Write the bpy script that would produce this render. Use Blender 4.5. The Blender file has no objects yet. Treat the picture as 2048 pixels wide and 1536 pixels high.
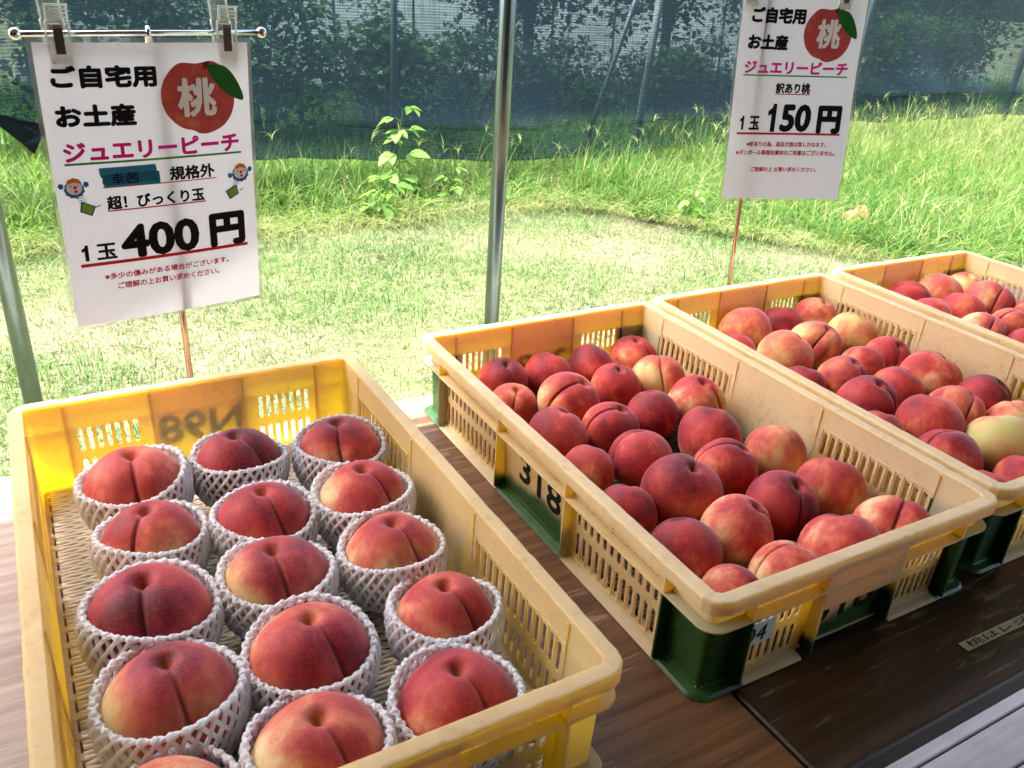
import bpy, math, random
import numpy as np
from mathutils import Matrix, Vector, Euler
random.seed(7)
RNG = np.random.default_rng(11)
sc = bpy.context.scene
COL = sc.collection
R = math.radians

# ------------------------------------------------------------------ camera
cd = bpy.data.cameras.new("camera")
cam = bpy.data.objects.new("camera", cd)
COL.objects.link(cam)
cam.location = (0.0653, -1.0605, 0.6292)
cam.rotation_euler = (R(63.848), R(-3.3293), R(-29.3683))
cd.lens = 29.604
cd.sensor_width = 36.0
cd.clip_start = 0.02
cd.clip_end = 300
cd.dof.use_dof = True
cd.dof.focus_distance = 1.15
cd.dof.aperture_fstop = 26.0
sc.camera = cam

# ------------------------------------------------------------------ light
SUN_EL, SUN_AZ = 62.0, -62.0          # azimuth from +y (away from the camera) towards +x
w = bpy.data.worlds.new("World")
sc.world = w
w.use_nodes = True
wn = w.node_tree
sky = wn.nodes.new("ShaderNodeTexSky")
sky.sky_type = 'NISHITA'
sky.sun_disc = False
sky.sun_elevation = R(SUN_EL)
sky.sun_rotation = R(SUN_AZ)
sky.air_density = 1.0
sky.dust_density = 6.0
bg = wn.nodes["Background"]
bg.inputs[1].default_value = 0.15
wn.links.new(sky.outputs[0], bg.inputs[0])
sl = bpy.data.lights.new("sun", 'SUN')
sun = bpy.data.objects.new("sun", sl)
COL.objects.link(sun)
sl.energy = 2.5
sl.angle = R(0.5)
sl.color = (1.0, 0.95, 0.86)
sd = Vector((math.sin(R(SUN_AZ)) * math.cos(R(SUN_EL)), math.cos(R(SUN_AZ)) * math.cos(R(SUN_EL)), math.sin(R(SUN_EL))))
sun.rotation_euler = sd.to_track_quat('Z', 'Y').to_euler()
sc.view_settings.view_transform = 'Standard'
sc.view_settings.look = 'None'
sc.view_settings.gamma = 1.0
sc.view_settings.use_curve_mapping = False
sc.view_settings.exposure = 2.62
sc.cycles.use_denoising = True
sc.cycles.max_bounces = 9
sc.cycles.diffuse_bounces = 4
sc.cycles.glossy_bounces = 3
sc.cycles.transmission_bounces = 6
sc.cycles.transparent_max_bounces = 14
sc.cycles.sample_clamp_indirect = 6.0
sc.cycles.caustics_reflective = False
sc.cycles.caustics_refractive = False

# ------------------------------------------------------------------ node helpers
class NT:
    def __init__(s, name):
        s.m = bpy.data.materials.new(name)
        s.m.use_nodes = True
        s.t = s.m.node_tree
        s.t.nodes.clear()
        s.out = s.t.nodes.new("ShaderNodeOutputMaterial")
    def n(s, typ, **kw):
        x = s.t.nodes.new("ShaderNode" + typ)
        for k, v in kw.items():
            setattr(x, k, v)
        return x
    def l(s, a, b):
        s.t.links.new(a, b)
    def put(s, sock, v):
        if v is None:
            return
        if hasattr(v, "links"):
            s.l(v, sock)
        elif isinstance(v, (tuple, list)) and len(v) == 3 and sock.type == 'RGBA':
            sock.default_value = (*v, 1)
        else:
            sock.default_value = v
    def coord(s, kind="Object"):
        return s.n("TexCoord").outputs[kind]
    def mapping(s, vec, scale=(1, 1, 1), rot=(0, 0, 0), loc=(0, 0, 0)):
        x = s.n("Mapping")
        s.l(vec, x.inputs[0])
        x.inputs[1].default_value = loc
        x.inputs[2].default_value = rot
        x.inputs[3].default_value = scale
        return x.outputs[0]
    def noise(s, vec=None, scale=5, detail=4, rough=0.55, dist=0.0, out=0):
        x = s.n("TexNoise")
        if vec is not None:
            s.l(vec, x.inputs["Vector"])
        s.put(x.inputs["Scale"], scale)
        x.inputs["Detail"].default_value = detail
        x.inputs["Roughness"].default_value = rough
        x.inputs["Distortion"].default_value = dist
        return x.outputs[out]
    def math(s, op, a, b=None, c=None, clamp=False):
        x = s.n("Math", operation=op, use_clamp=clamp)
        for i, v in enumerate((a, b, c)):
            if v is not None:
                s.put(x.inputs[i], v)
        return x.outputs[0]
    def step(s, v, lo, hi, a=0.0, b=1.0):
        x = s.n("MapRange", interpolation_type='SMOOTHSTEP')
        s.put(x.inputs[0], v)
        x.inputs[1].default_value = lo
        x.inputs[2].default_value = hi
        x.inputs[3].default_value = a
        x.inputs[4].default_value = b
        return x.outputs[0]
    def mix(s, f, a, b, mode='MIX'):
        x = s.n("Mix", data_type='RGBA', blend_type=mode)
        s.put(x.inputs[0], f)
        s.put(x.inputs[6], a)
        s.put(x.inputs[7], b)
        return x.outputs[2]
    def ramp(s, f, stops):
        x = s.n("ValToRGB")
        s.put(x.inputs[0], f)
        e = x.color_ramp.elements
        while len(e) < len(stops):
            e.new(0.5)
        for i, (p, c) in enumerate(stops):
            e[i].position = p
            e[i].color = (*c, 1)
        return x.outputs[0]
    def sep(s, vec):
        x = s.n("SeparateXYZ")
        s.l(vec, x.inputs[0])
        return x.outputs
    def bsdf(s, color, rough=0.5, metal=0.0, spec=0.5, **kw):
        x = s.n("BsdfPrincipled")
        s.put(x.inputs["Base Color"], color)
        s.put(x.inputs["Roughness"], rough)
        s.put(x.inputs["Metallic"], metal)
        s.put(x.inputs["Specular IOR Level"], spec)
        for k, v in kw.items():
            s.put(x.inputs[k.replace("_", " ")], v)
        return x
    def transl(s, color):
        x = s.n("BsdfTranslucent")
        s.put(x.inputs[0], color)
        return x
    def mixsh(s, f, a, b):
        x = s.n("MixShader")
        s.put(x.inputs[0], f)
        s.l(a, x.inputs[1])
        s.l(b, x.inputs[2])
        return x.outputs[0]
    def bump(s, h, strength=0.3, dist=0.002):
        x = s.n("Bump")
        x.inputs["Strength"].default_value = strength
        x.inputs["Distance"].default_value = dist
        s.l(h, x.inputs["Height"])
        return x.outputs[0]
    def done(s, sock):
        s.l(sock, s.out.inputs[0])
        return s.m

# ------------------------------------------------------------------ object helpers
def link(o):
    COL.objects.link(o)
    return o

def set_props(o, label=None, cat=None, group=None, kind=None):
    if label: o["label"] = label
    if cat: o["category"] = cat
    if group: o["group"] = group
    if kind: o["kind"] = kind
    return o

def empty(name, loc=(0, 0, 0), rz=0.0):
    o = link(bpy.data.objects.new(name, None))
    o.empty_display_size = 0.05
    o.location = loc
    o.rotation_euler = (0, 0, rz)
    return o

def mk(name, V, F, mats, parent=None, fm=None, smooth=False):
    me = bpy.data.meshes.new(name)
    if isinstance(F, np.ndarray):
        V = np.asarray(V, np.float32)
        n, k = F.shape
        me.vertices.add(len(V)); me.vertices.foreach_set("co", V.ravel())
        me.loops.add(n * k); me.loops.foreach_set("vertex_index", F.astype(np.int32).ravel())
        me.polygons.add(n)
        me.polygons.foreach_set("loop_start", np.arange(0, n * k, k, dtype=np.int32))
        me.update(calc_edges=True)
    else:
        me.from_pydata([tuple(map(float, v)) for v in V], [], F)
    if not isinstance(mats, (list, tuple)):
        mats = [mats]
    for m in mats:
        me.materials.append(m)
    if fm is not None:
        me.polygons.foreach_set("material_index", np.asarray(fm, np.int32))
    if smooth:
        me.polygons.foreach_set("use_smooth", np.ones(len(me.polygons), bool))
    me.validate()
    me.update()
    o = link(bpy.data.objects.new(name, me))
    if parent is not None:
        o.parent = parent
    return o

class MB:
    """collects shapes into one mesh"""
    def __init__(s):
        s.V, s.F, s.M = [], [], []
    def add(s, V, F, m=0):
        b = len(s.V)
        s.V += [tuple(v) for v in V]
        for f in F:
            s.F.append(tuple(int(i) + b for i in f)); s.M.append(m)
    def box(s, x0, x1, y0, y1, z0, z1, m=0, M=None):
        V = [(x0, y0, z0), (x1, y0, z0), (x1, y1, z0), (x0, y1, z0), (x0, y0, z1), (x1, y0, z1), (x1, y1, z1), (x0, y1, z1)]
        if M is not None:
            V = [tuple(M @ Vector(v)) for v in V]
        s.add(V, [(0, 3, 2, 1), (4, 5, 6, 7), (0, 1, 5, 4), (1, 2, 6, 5), (2, 3, 7, 6), (3, 0, 4, 7)], m)
    def tube(s, pts, rad, k=8, m=0, closed=False, cap=True, flat=1.0):
        V, F = tube(pts, rad, k, closed, cap, flat)
        s.add(V, F, m)
    def lathe(s, prof, k=20, c=(0, 0, 0), m=0):
        V, F = [], []
        for r, z in prof:
            for i in range(k):
                a = 2 * math.pi * i / k
                V.append((c[0] + r * math.cos(a), c[1] + r * math.sin(a), c[2] + z))
        for j in range(len(prof) - 1):
            for i in range(k):
                i2 = (i + 1) % k
                F.append((j * k + i, j * k + i2, (j + 1) * k + i2, (j + 1) * k + i))
        F.append(tuple(range(k - 1, -1, -1)))
        F.append(tuple((len(prof) - 1) * k + i for i in range(k)))
        s.add(V, F, m)
    def ball(s, c, r, k=10, j=6, m=0, sc=(1, 1, 1)):
        V, F = [], []
        V.append((c[0], c[1], c[2] - r * sc[2]))
        for b in range(1, j):
            t = -math.pi / 2 + math.pi * b / j
            for i in range(k):
                a = 2 * math.pi * i / k
                V.append((c[0] + r * sc[0] * math.cos(t) * math.cos(a), c[1] + r * sc[1] * math.cos(t) * math.sin(a), c[2] + r * sc[2] * math.sin(t)))
        V.append((c[0], c[1], c[2] + r * sc[2]))
        for i in range(k):
            F.append((0, 1 + (i + 1) % k, 1 + i))
            F.append((len(V) - 1, len(V) - 1 - k + i, len(V) - 1 - k + (i + 1) % k))
        for b in range(j - 2):
            for i in range(k):
                F.append((1 + b * k + i, 1 + b * k + (i + 1) % k, 1 + (b + 1) * k + (i + 1) % k, 1 + (b + 1) * k + i))
        s.add(V, F, m)
    def build(s, name, mats, parent=None, smooth=False):
        return mk(name, s.V, s.F, mats, parent, s.M, smooth)

def tube(pts, rad, k=8, closed=False, cap=True, flat=1.0):
    P = np.asarray(pts, float)
    n = len(P)
    rad = np.broadcast_to(np.asarray(rad, float), (n,))
    if closed:
        T = np.roll(P, -1, 0) - np.roll(P, 1, 0)
    else:
        T = np.gradient(P, axis=0)
    T /= np.linalg.norm(T, axis=1)[:, None] + 1e-12
    up = np.array([0, 0, 1.0]) if abs(T[:, 2]).mean() < 0.8 else np.array([1.0, 0, 0])
    U = np.cross(up, T); U /= np.linalg.norm(U, axis=1)[:, None] + 1e-12
    N = np.cross(T, U)
    a = np.arange(k) * 2 * np.pi / k
    V = (P[:, None] + rad[:, None, None] * (np.cos(a)[None, :, None] * U[:, None] + flat * np.sin(a)[None, :, None] * N[:, None])).reshape(-1, 3)
    F = []
    for j in range(n if closed else n - 1):
        j2 = (j + 1) % n
        for i in range(k):
            i2 = (i + 1) % k
            F.append((j * k + i, j * k + i2, j2 * k + i2, j2 * k + i))
    if cap and not closed:
        F.append(tuple(range(k - 1, -1, -1)))
        F.append(tuple((n - 1) * k + i for i in range(k)))
    return V, F

def text_data(txt, offset=0.02, shear=0.0, res=3):
    c = bpy.data.curves.new("lettering", 'FONT')
    c.body = txt
    c.size = 1.0
    c.offset = offset
    c.shear = shear
    c.resolution_u = res
    o = link(bpy.data.objects.new("lettering", c))
    dg = bpy.context.evaluated_depsgraph_get()
    me = bpy.data.meshes.new_from_object(o.evaluated_get(dg))
    V = np.array([v.co[:] for v in me.vertices], float).reshape(-1, 3)
    F = [tuple(p.vertices) for p in me.polygons]
    bpy.data.objects.remove(o)
    bpy.data.curves.remove(c)
    bpy.data.meshes.remove(me)
    return V, F

def text_fit(mb, txt, x0, y0, x1, y1, z=0.0, M=None, offset=0.02, m=0, shear=0.0):
    """lettering stretched into the box, in the plane z of the local frame (M: 4x4)"""
    V, F = text_data(txt, offset, shear)
    lo, hi = V.min(0), V.max(0)
    S = V.copy()
    S[:, 0] = x0 + (V[:, 0] - lo[0]) / max(hi[0] - lo[0], 1e-6) * (x1 - x0)
    S[:, 1] = y0 + (V[:, 1] - lo[1]) / max(hi[1] - lo[1], 1e-6) * (y1 - y0)
    S[:, 2] = z
    if M is not None:
        S = np.array([tuple(M @ Vector(v)) for v in S])
    mb.add(S, F, m)

# ------------------------------------------------------------------ materials
def mat_plain(name, color, rough=0.5, metal=0.0, spec=0.5, **kw):
    t = NT(name)
    return t.done(t.bsdf(color, rough, metal, spec, **kw).outputs[0])

def mat_plastic(name, base, glow, paint=False, thin=0.5):
    t = NT(name)
    P = t.coord()
    info = t.n("ObjectInfo")
    big = t.noise(P, 9, 4, 0.6)
    fine = t.noise(P, 120, 5, 0.7)
    scr = t.noise(t.mapping(P, (14, 60, 200)), 3, 5, 0.75)
    scr2 = t.noise(t.mapping(P, (60, 14, 200)), 3, 5, 0.75)
    col = t.mix(t.step(big, 0.3, 0.72), base, tuple(c * f for c, f in zip(base, (0.93, 0.9, 0.84))))
    dirt = t.math('MULTIPLY', t.step(t.math('ADD', fine, t.math('MULTIPLY', big, 0.5)), 0.78, 0.98), 0.35)
    col = t.mix(dirt, col, (0.22, 0.15, 0.08))
    sm = t.math('MULTIPLY', t.step(t.math('MAXIMUM', scr, scr2), 0.64, 0.74), 0.30)
    col = t.mix(sm, col, (0.33, 0.28, 0.17))
    nrm = t.bump(t.math('ADD', fine, t.math('MULTIPLY', scr, 0.6)), 0.12, 0.0008)
    pr = t.bsdf(col, t.math('ADD', 0.34, t.math('MULTIPLY', big, 0.2)), 0.0, 0.45, Normal=nrm)
    tr = t.transl(glow)
    sh = t.mixsh(thin, pr.outputs[0], tr.outputs[0])
    if paint:
        X, Y, Z = t.sep(P)[:3]
        ax, ay = t.math('ABSOLUTE', X), t.math('ABSOLUTE', Y)
        # corners of the long and the short sides, sprayed green below the upper flange
        cl = t.math('MULTIPLY', t.math('GREATER_THAN', ay, 0.264), t.math('GREATER_THAN', ax, 0.19))
        ce = t.math('MULTIPLY', t.math('GREATER_THAN', ax, 0.149), t.math('GREATER_THAN', ay, 0.30))
        cor = t.math('MULTIPLY', t.math('MAXIMUM', cl, ce), t.math('LESS_THAN', Z, 0.0875))
        # lower half of the middle panels, with a soft sprayed edge
        mid = t.math('MAXIMUM', t.math('MULTIPLY', t.math('LESS_THAN', ay, 0.083), t.math('GREATER_THAN', ax, 0.19)),
                     t.math('MULTIPLY', t.math('LESS_THAN', ax, 0.062), t.math('GREATER_THAN', ay, 0.30)))
        edge = t.math('ADD', Z, t.math('MULTIPLY', t.math('SUBTRACT', t.noise(P, 22, 3), 0.5), 0.03))
        lin = t.n("Mix", data_type='FLOAT')
        t.put(lin.inputs[0], t.math('GREATER_THAN', ay, 0.30)); t.put(lin.inputs[2], t.math('MULTIPLY', Y, 0.13)); t.put(lin.inputs[3], t.math('MULTIPLY', X, -0.22))
        edge = t.math('ADD', edge, lin.outputs[0])
        midm = t.math('MULTIPLY', mid, t.step(edge, 0.026, 0.046, 1.0, 0.0))
        mask = t.math('MAXIMUM', cor, midm)
        chip = t.step(t.noise(P, 60, 4, 0.7), 0.70, 0.74)
        mask = t.math('MULTIPLY', mask, t.math('SUBTRACT', 1.0, chip))
        gcol = t.mix(t.step(fine, 0.35, 0.7), (0.012, 0.060, 0.008), (0.028, 0.100, 0.016))
        gp = t.bsdf(gcol, 0.38, 0.0, 0.5, Normal=nrm)
        sh = t.mixsh(mask, sh, gp.outputs[0])
    return t.done(sh)

CREAM1, GLOW1 = (0.90, 0.84, 0.62), (1.0, 0.79, 0.04)
CREAM2, GLOW2 = (0.89, 0.82, 0.59), (1.0, 0.74, 0.06)
M_YEL = mat_plastic("yellow_plastic", CREAM1, GLOW1, thin=0.6)
M_CRM = mat_plastic("cream_plastic", CREAM2, GLOW2)
M_CRMP = mat_plastic("cream_plastic_painted", CREAM2, GLOW2, paint=True)
M_BLACK = mat_plain("black_ink", (0.0035, 0.0035, 0.005), 0.65, 0.0, 0.15)
M_BLACKPAINT = mat_plain("black_paint", (0.005, 0.005, 0.005), 0.55, 0.0, 0.2)

def mat_peach():
    t = NT("peach_skin")
    info = t.n("ObjectInfo")
    P0 = t.coord()
    rnd = info.outputs["Random"]
    off = t.n("CombineXYZ")
    t.l(t.math('MULTIPLY', rnd, 37.0), off.inputs[0]); t.l(t.math('MULTIPLY', rnd, 91.0), off.inputs[1])
    va = t.n("VectorMath", operation='ADD')
    t.l(P0, va.inputs[0]); t.l(off.outputs[0], va.inputs[1])
    P = va.outputs[0]
    cs = t.n("SeparateColor")
    t.l(info.outputs["Color"], cs.inputs[0])
    red, green, dark = cs.outputs[0], cs.outputs[1], cs.outputs[2]
    Z = t.sep(P0)[2]
    lown = t.noise(P, 16, 3, 0.5, 0.4)
    midn = t.noise(P, 55, 4, 0.6)
    streak = t.noise(t.mapping(P, (150, 150, 34)), 1.0, 4, 0.6)
    speck = t.noise(P, 900, 2, 0.6)
    f = t.math('ADD', t.math('MULTIPLY', t.math('SUBTRACT', lown, 0.5), 2.5), t.math('MULTIPLY', t.math('SUBTRACT', midn, 0.5), 0.55))
    f = t.math('ADD', f, t.math('MULTIPLY', t.math('SUBTRACT', streak, 0.5), 0.55))
    f = t.math('ADD', f, t.math('MULTIPLY', Z, 7.5))
    f = t.math('ADD', f, t.math('ADD', red, -0.03))
    flank = t.step(t.math('ADD', t.math('MULTIPLY', t.sep(P0)[1], -1.0), t.math('MULTIPLY', t.math('SUBTRACT', midn, 0.5), 0.03)), 0.008, 0.046)
    f = t.math('SUBTRACT', f, t.math('MULTIPLY', flank, dark))
    f = t.math('ADD', f, t.math('MULTIPLY', t.math('SUBTRACT', speck, 0.5), 0.22))
    f = t.math('ADD', t.math('MULTIPLY', f, 0.62), 0.0, clamp=True)
    base = t.ramp(f, [(0.0, (0.78, 0.55, 0.28)), (0.14, (0.76, 0.38, 0.20)), (0.30, (0.64, 0.14, 0.075)), (0.50, (0.46, 0.038, 0.035)), (0.78, (0.26, 0.013, 0.022)), (1.0, (0.11, 0.006, 0.013))])
    gcol = t.ramp(f, [(0.0, (0.52, 0.52, 0.15)), (0.2, (0.58, 0.47, 0.16)), (0.42, (0.62, 0.22, 0.10)), (0.7, (0.40, 0.05, 0.05)), (1.0, (0.2, 0.015, 0.025))])
    col = t.mix(t.math('MULTIPLY', green, 0.85), base, gcol)
    att = t.n("Attribute"); att.attribute_name = "groove"
    col = t.mix(t.math('MULTIPLY', att.outputs["Fac"], 0.85), col, (0.16, 0.015, 0.018))  # deep red suture line, crease shade deepened in the skin colour
    att2 = t.n("Attribute"); att2.attribute_name = "cup"
    col = t.mix(t.math('MULTIPLY', att2.outputs["Fac"], 0.6), col, (0.42, 0.30, 0.08))
    pale = t.math('MULTIPLY', t.step(t.noise(P, 700, 4, 0.75), 0.45, 0.75), 0.22)
    col = t.mix(pale, col, (0.72, 0.36, 0.33))
    blem = t.math('MULTIPLY', t.step(t.noise(P, 95, 2, 0.5), 0.735, 0.76), 0.5)
    col = t.mix(blem, col, (0.20, 0.09, 0.05))
    b = t.math('ADD', t.math('MULTIPLY', speck, 0.5), t.math('MULTIPLY', t.noise(P, 260, 3), 0.8))
    x = t.bsdf(col, 0.58, 0.0, 0.22, Normal=t.bump(b, 0.16, 0.0012))
    fz = t.math('MULTIPLY', t.step(t.noise(P, 1500, 2, 0.7), 0.36, 0.66), 1.0)
    t.l(t.math('ADD', 0.10, t.math('MULTIPLY', fz, 0.42)), x.inputs["Sheen Weight"])
    x.inputs["Sheen Roughness"].default_value = 0.35
    x.inputs["Sheen Tint"].default_value = (1.0, 0.80, 0.82, 1)
    x.inputs["Subsurface Weight"].default_value = 0.0
    return t.done(x.outputs[0])
M_PEACH = mat_peach()

def mat_foam(name, col, tr=0.35):
    t = NT(name)
    P = t.coord()
    n = t.noise(P, 300, 3, 0.6)
    a = t.bsdf(col, 0.55, 0.0, 0.3, Normal=t.bump(n, 0.2, 0.0006))
    b = t.transl(col)
    return t.done(t.mixsh(tr, a.outputs[0], b.outputs[0]))
M_FOAM = mat_foam("white_foam", (0.955, 0.95, 0.955), 0.5)
M_MATD = mat_foam("shade_darkened_foam", (0.17, 0.14, 0.12), 0.2)  # mats under the bare peaches: shade put into the foam colour
M_MAT = mat_foam("cream_foam", (0.92, 0.86, 0.75), 0.3)

def mat_wood(name, dark, light, worn, gloss=0.32, wear=0.5, worn_glare=None):
    t = NT(name)
    P = t.coord()
    g = t.noise(t.mapping(P, (1.4, 22, 22)), 3.0, 6, 0.62, 1.2)
    g2 = t.noise(t.mapping(P, (3.5, 130, 130)), 2.0, 4, 0.6, 0.3)
    blot = t.noise(P, 3.0, 3, 0.5, 0.5)
    wv = t.n("TexWave", wave_type='BANDS', bands_direction='Y', wave_profile='SIN')
    t.l(t.mapping(P, (0.10, 1, 1)), wv.inputs[0]); wv.inputs["Scale"].default_value = 15.0; wv.inputs["Distortion"].default_value = 5.0
    wv.inputs["Detail"].default_value = 3.0; wv.inputs["Detail Scale"].default_value = 1.3; wv.inputs["Detail Roughness"].default_value = 0.6
    f = t.math('ADD', t.math('MULTIPLY', g, 0.55), t.math('MULTIPLY', g2, 0.35))
    f = t.math('ADD', f, t.math('MULTIPLY', t.math('SUBTRACT', wv.outputs[0], 0.5), 0.12))
    col = t.ramp(f, [(0.25, dark), (0.55, tuple((a + b) / 2 for a, b in zip(dark, light))), (0.85, light)])
    col = t.mix(t.math('MULTIPLY', t.step(blot, 0.4, 0.75), 0.45), col, tuple(c * 0.55 for c in dark))
    wn_ = t.noise(t.mapping(P, (7, 60, 60)), 1.6, 5, 0.7, 0.6)
    wm = t.math('MULTIPLY', t.step(t.math('ADD', wn_, t.math('MULTIPLY', t.math('SUBTRACT', blot, 0.5), 0.5)), 0.60, 0.66), wear)
    col = t.mix(wm, col, worn)
    if worn_glare:                            # paler weathered left end and back edge, with glare painted in
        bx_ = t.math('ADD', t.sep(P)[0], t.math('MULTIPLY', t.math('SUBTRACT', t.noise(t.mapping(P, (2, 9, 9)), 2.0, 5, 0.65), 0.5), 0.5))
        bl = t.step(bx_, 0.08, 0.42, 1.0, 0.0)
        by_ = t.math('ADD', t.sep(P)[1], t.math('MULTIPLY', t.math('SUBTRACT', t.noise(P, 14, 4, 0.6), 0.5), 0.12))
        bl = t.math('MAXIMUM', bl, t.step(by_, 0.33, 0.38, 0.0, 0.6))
        col = t.mix(t.math('MULTIPLY', bl, 0.75), col, t.mix(t.step(f, 0.3, 0.8), tuple(c * .55 for c in worn_glare), worn_glare))
    x = t.bsdf(col, t.math('ADD', gloss, t.math('MULTIPLY', wm, 0.35)), 0.0, 0.32, Normal=t.bump(t.math('ADD', g2, t.math('MULTIPLY', wm, -0.7)), 0.35, 0.0012))
    return t.done(x.outputs[0])
M_TABLE = mat_wood("varnished_dark_wood", (0.018, 0.008, 0.003), (0.085, 0.038, 0.012), (0.22, 0.18, 0.08), 0.38, 0.6)
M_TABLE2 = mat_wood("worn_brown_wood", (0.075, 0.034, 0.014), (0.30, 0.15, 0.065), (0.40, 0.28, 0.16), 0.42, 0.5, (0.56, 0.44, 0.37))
M_DECK = mat_wood("grey_pink_deck_wood", (0.42, 0.37, 0.34), (0.62, 0.55, 0.51), (0.31, 0.26, 0.24), 0.55, 0.3)
M_BLOCKWOOD = mat_wood("light_block_wood", (0.05, 0.033, 0.022), (0.11, 0.075, 0.05), (0.15, 0.11, 0.08), 0.6, 0.3)  # dark wood of the added walls that cut fill light

def mat_metal(name, col, rough, sc_=40):
    t = NT(name)
    P = t.coord()
    n = t.noise(t.mapping(P, (1, 1, 0.25)), sc_, 4, 0.6)
    c = t.mix(t.step(n, 0.3, 0.75), col, tuple(v * 0.72 for v in col))
    return t.done(t.bsdf(c, t.math('ADD', rough, t.math('MULTIPLY', n, 0.15)), 1.0, 0.5).outputs[0])
M_GALV = mat_metal("galvanised_steel", (0.20, 0.265, 0.26), 0.22)
M_CHROME = mat_metal("chrome", (0.80, 0.78, 0.76), 0.08)
M_STICK = mat_metal("reflection_tinted_chrome", (0.50, 0.33, 0.27), 0.14)  # chrome with dark reddish reflections put into its colour
M_SPRING = mat_metal("spring_steel", (0.35, 0.30, 0.22), 0.3)
M_CLIPSPRING = mat_plain("brown_spring", (0.085, 0.06, 0.04), 0.4, 0.3)

# ------------------------------------------------------------------ ground, deck, table
GZ = -0.72
def mat_ground():
    t = NT("soil_and_straw")
    P = t.coord()
    a = t.noise(P, 1.1, 5, 0.6)
    b = t.noise(P, 14, 5, 0.65)
    c = t.noise(P, 160, 4, 0.7)
    col = t.mix(t.step(b, 0.35, 0.65), (0.13, 0.125, 0.075), (0.20, 0.185, 0.12))
    col = t.mix(t.math('MULTIPLY', t.step(a, 0.42, 0.62), 0.7), col, (0.10, 0.15, 0.045))
    col = t.mix(t.math('MULTIPLY', t.step(c, 0.55, 0.72), 0.5), col, (0.16, 0.12, 0.07))
    x = t.bsdf(col, 0.9, 0, 0.2, Normal=t.bump(t.math('ADD', b, c), 0.5, 0.02))
    return t.done(x.outputs[0])
def ground():
    xs = np.concatenate([[-60, -20, -8, -4], np.linspace(-2, 11, 79), [14, 20, 40, 70]])
    ys = np.concatenate([[-20, -8, -4], np.linspace(-2, 9, 67), [12, 18, 30, 60]])
    X, Y = np.meshgrid(xs, ys, indexing='ij')
    Z = GZ + 0.018 * np.sin(X * 2.1 + 1) * np.sin(Y * 1.7) + 0.012 * np.sin(X * 5.3 + Y * 4.1)
    Z = np.where((Y < 0.5), GZ - 0.03, Z)
    V = np.stack([X, Y, Z], -1).reshape(-1, 3)
    nx, ny = len(xs), len(ys)
    i = np.arange(nx - 1)[:, None] * ny + np.arange(ny - 1)[None]
    F = np.stack([i, i + ny, i + ny + 1, i + 1], -1).reshape(-1, 4)
    set_props(mk("ground", V, F, mat_ground(), smooth=True), kind="structure")
ground()

def deck():
    mb = MB()
    y = 0.20
    while y > -3.2:
        mb.box(-2.5, 4.5, y - 0.083, y, -0.715, -0.69)
        y -= 0.088
    o = mb.build("floor", M_DECK)
    set_props(o, kind="structure")
    bev = o.modifiers.new("bevel", 'BEVEL'); bev.width = 0.002; bev.segments = 1
    sm = MB()
    for sx in (1.445, 2.4, 0.5, -0.4):
        for yy in (-0.07, -0.245, -0.455, -0.6):
            sm.lathe([(0.0045, 0), (0.0045, 0.0012), (0.0025, 0.0016)], 10, (sx + random.uniform(-.01, .01), yy, -0.6905))
    s = sm.build("floor_screws", M_SPRING)
    set_props(s, kind="structure")
deck()

def rounded_slab(x0, x1, y0, y1, z0, z1, rc, re=0.006, corners=(1, 1, 1, 1)):
    """table board with rounded plan corners and a rounded top edge"""
    def outline(off):
        pts = []
        for (cx, cy, a0, on) in ((x1, y1, 0, corners[0]), (x0, y1, 90, corners[1]), (x0, y0, 180, corners[2]), (x1, y0, 270, corners[3])):
            r = rc if on else 0.0015
            sx = -1 if cx == x1 else 1
            sy = -1 if cy == y1 else 1
            for k in range(7):
                a = R(a0 + 90 * k / 6)
                pts.append((cx + sx * r + (r - off) * math.cos(a) if r > off else cx + sx * off, cy + sy * r + (r - off) * math.sin(a) if r > off else cy + sy * off))
        return pts
    rings = [(0.0, z0)] + [(re * (1 - math.cos(R(a))) , z1 - re + re * math.sin(R(a))) for a in (0, 30, 60, 90)]
    V, F = [], []
    for off, z in rings:
        V += [(x, y, z) for x, y in outline(off)]
    n = 28
    for j in range(len(rings) - 1):
        for i in range(n):
            i2 = (i + 1) % n
            F.append((j * n + i, j * n + i2, (j + 1) * n + i2, (j + 1) * n + i))
    F.append(tuple(range(n - 1, -1, -1)))
    F.append(tuple((len(rings) - 1) * n + i for i in range(n)))
    return V, F

def table(x0, x1, mat, label, corners):
    t = empty("wooden_table", ((x0 + x1) / 2, -0.35, -0.69))
    set_props(t, label, "table", "tables set end to end")
    cx, cy = t.location.x, t.location.y
    V, F = rounded_slab(x0 - cx, x1 - cx, -0.768 - cy, 0.062 - cy, 0.662, 0.69, 0.014, 0.006, corners)
    mk("tabletop", V, F, mat, t)
    ap = MB()
    a, b, c_, d = x0 - cx + 0.05, x1 - cx - 0.05, -0.72 - cy, 0.02 - cy
    ap.box(a, b, c_, c_ + 0.02, 0.60, 0.6615); ap.box(a, b, d - 0.02, d, 0.60, 0.6615)
    ap.build("apron", mat, t)
    for px in (a + 0.03, b - 0.03):
        for py in (c_ + 0.05, d - 0.05):
            l = MB(); l.box(px - 0.02, px + 0.02, py - 0.02, py + 0.02, 0.001, 0.661); l.build("leg", mat, t)
table(0.5925, 2.35, M_TABLE, "glossy dark brown wooden table carrying the bare peach crates", (0, 0, 1, 0))
table(-0.95, 0.5905, M_TABLE2, "worn brown wooden table end under the crate of net-wrapped peaches", (0, 0, 0, 1))

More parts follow.
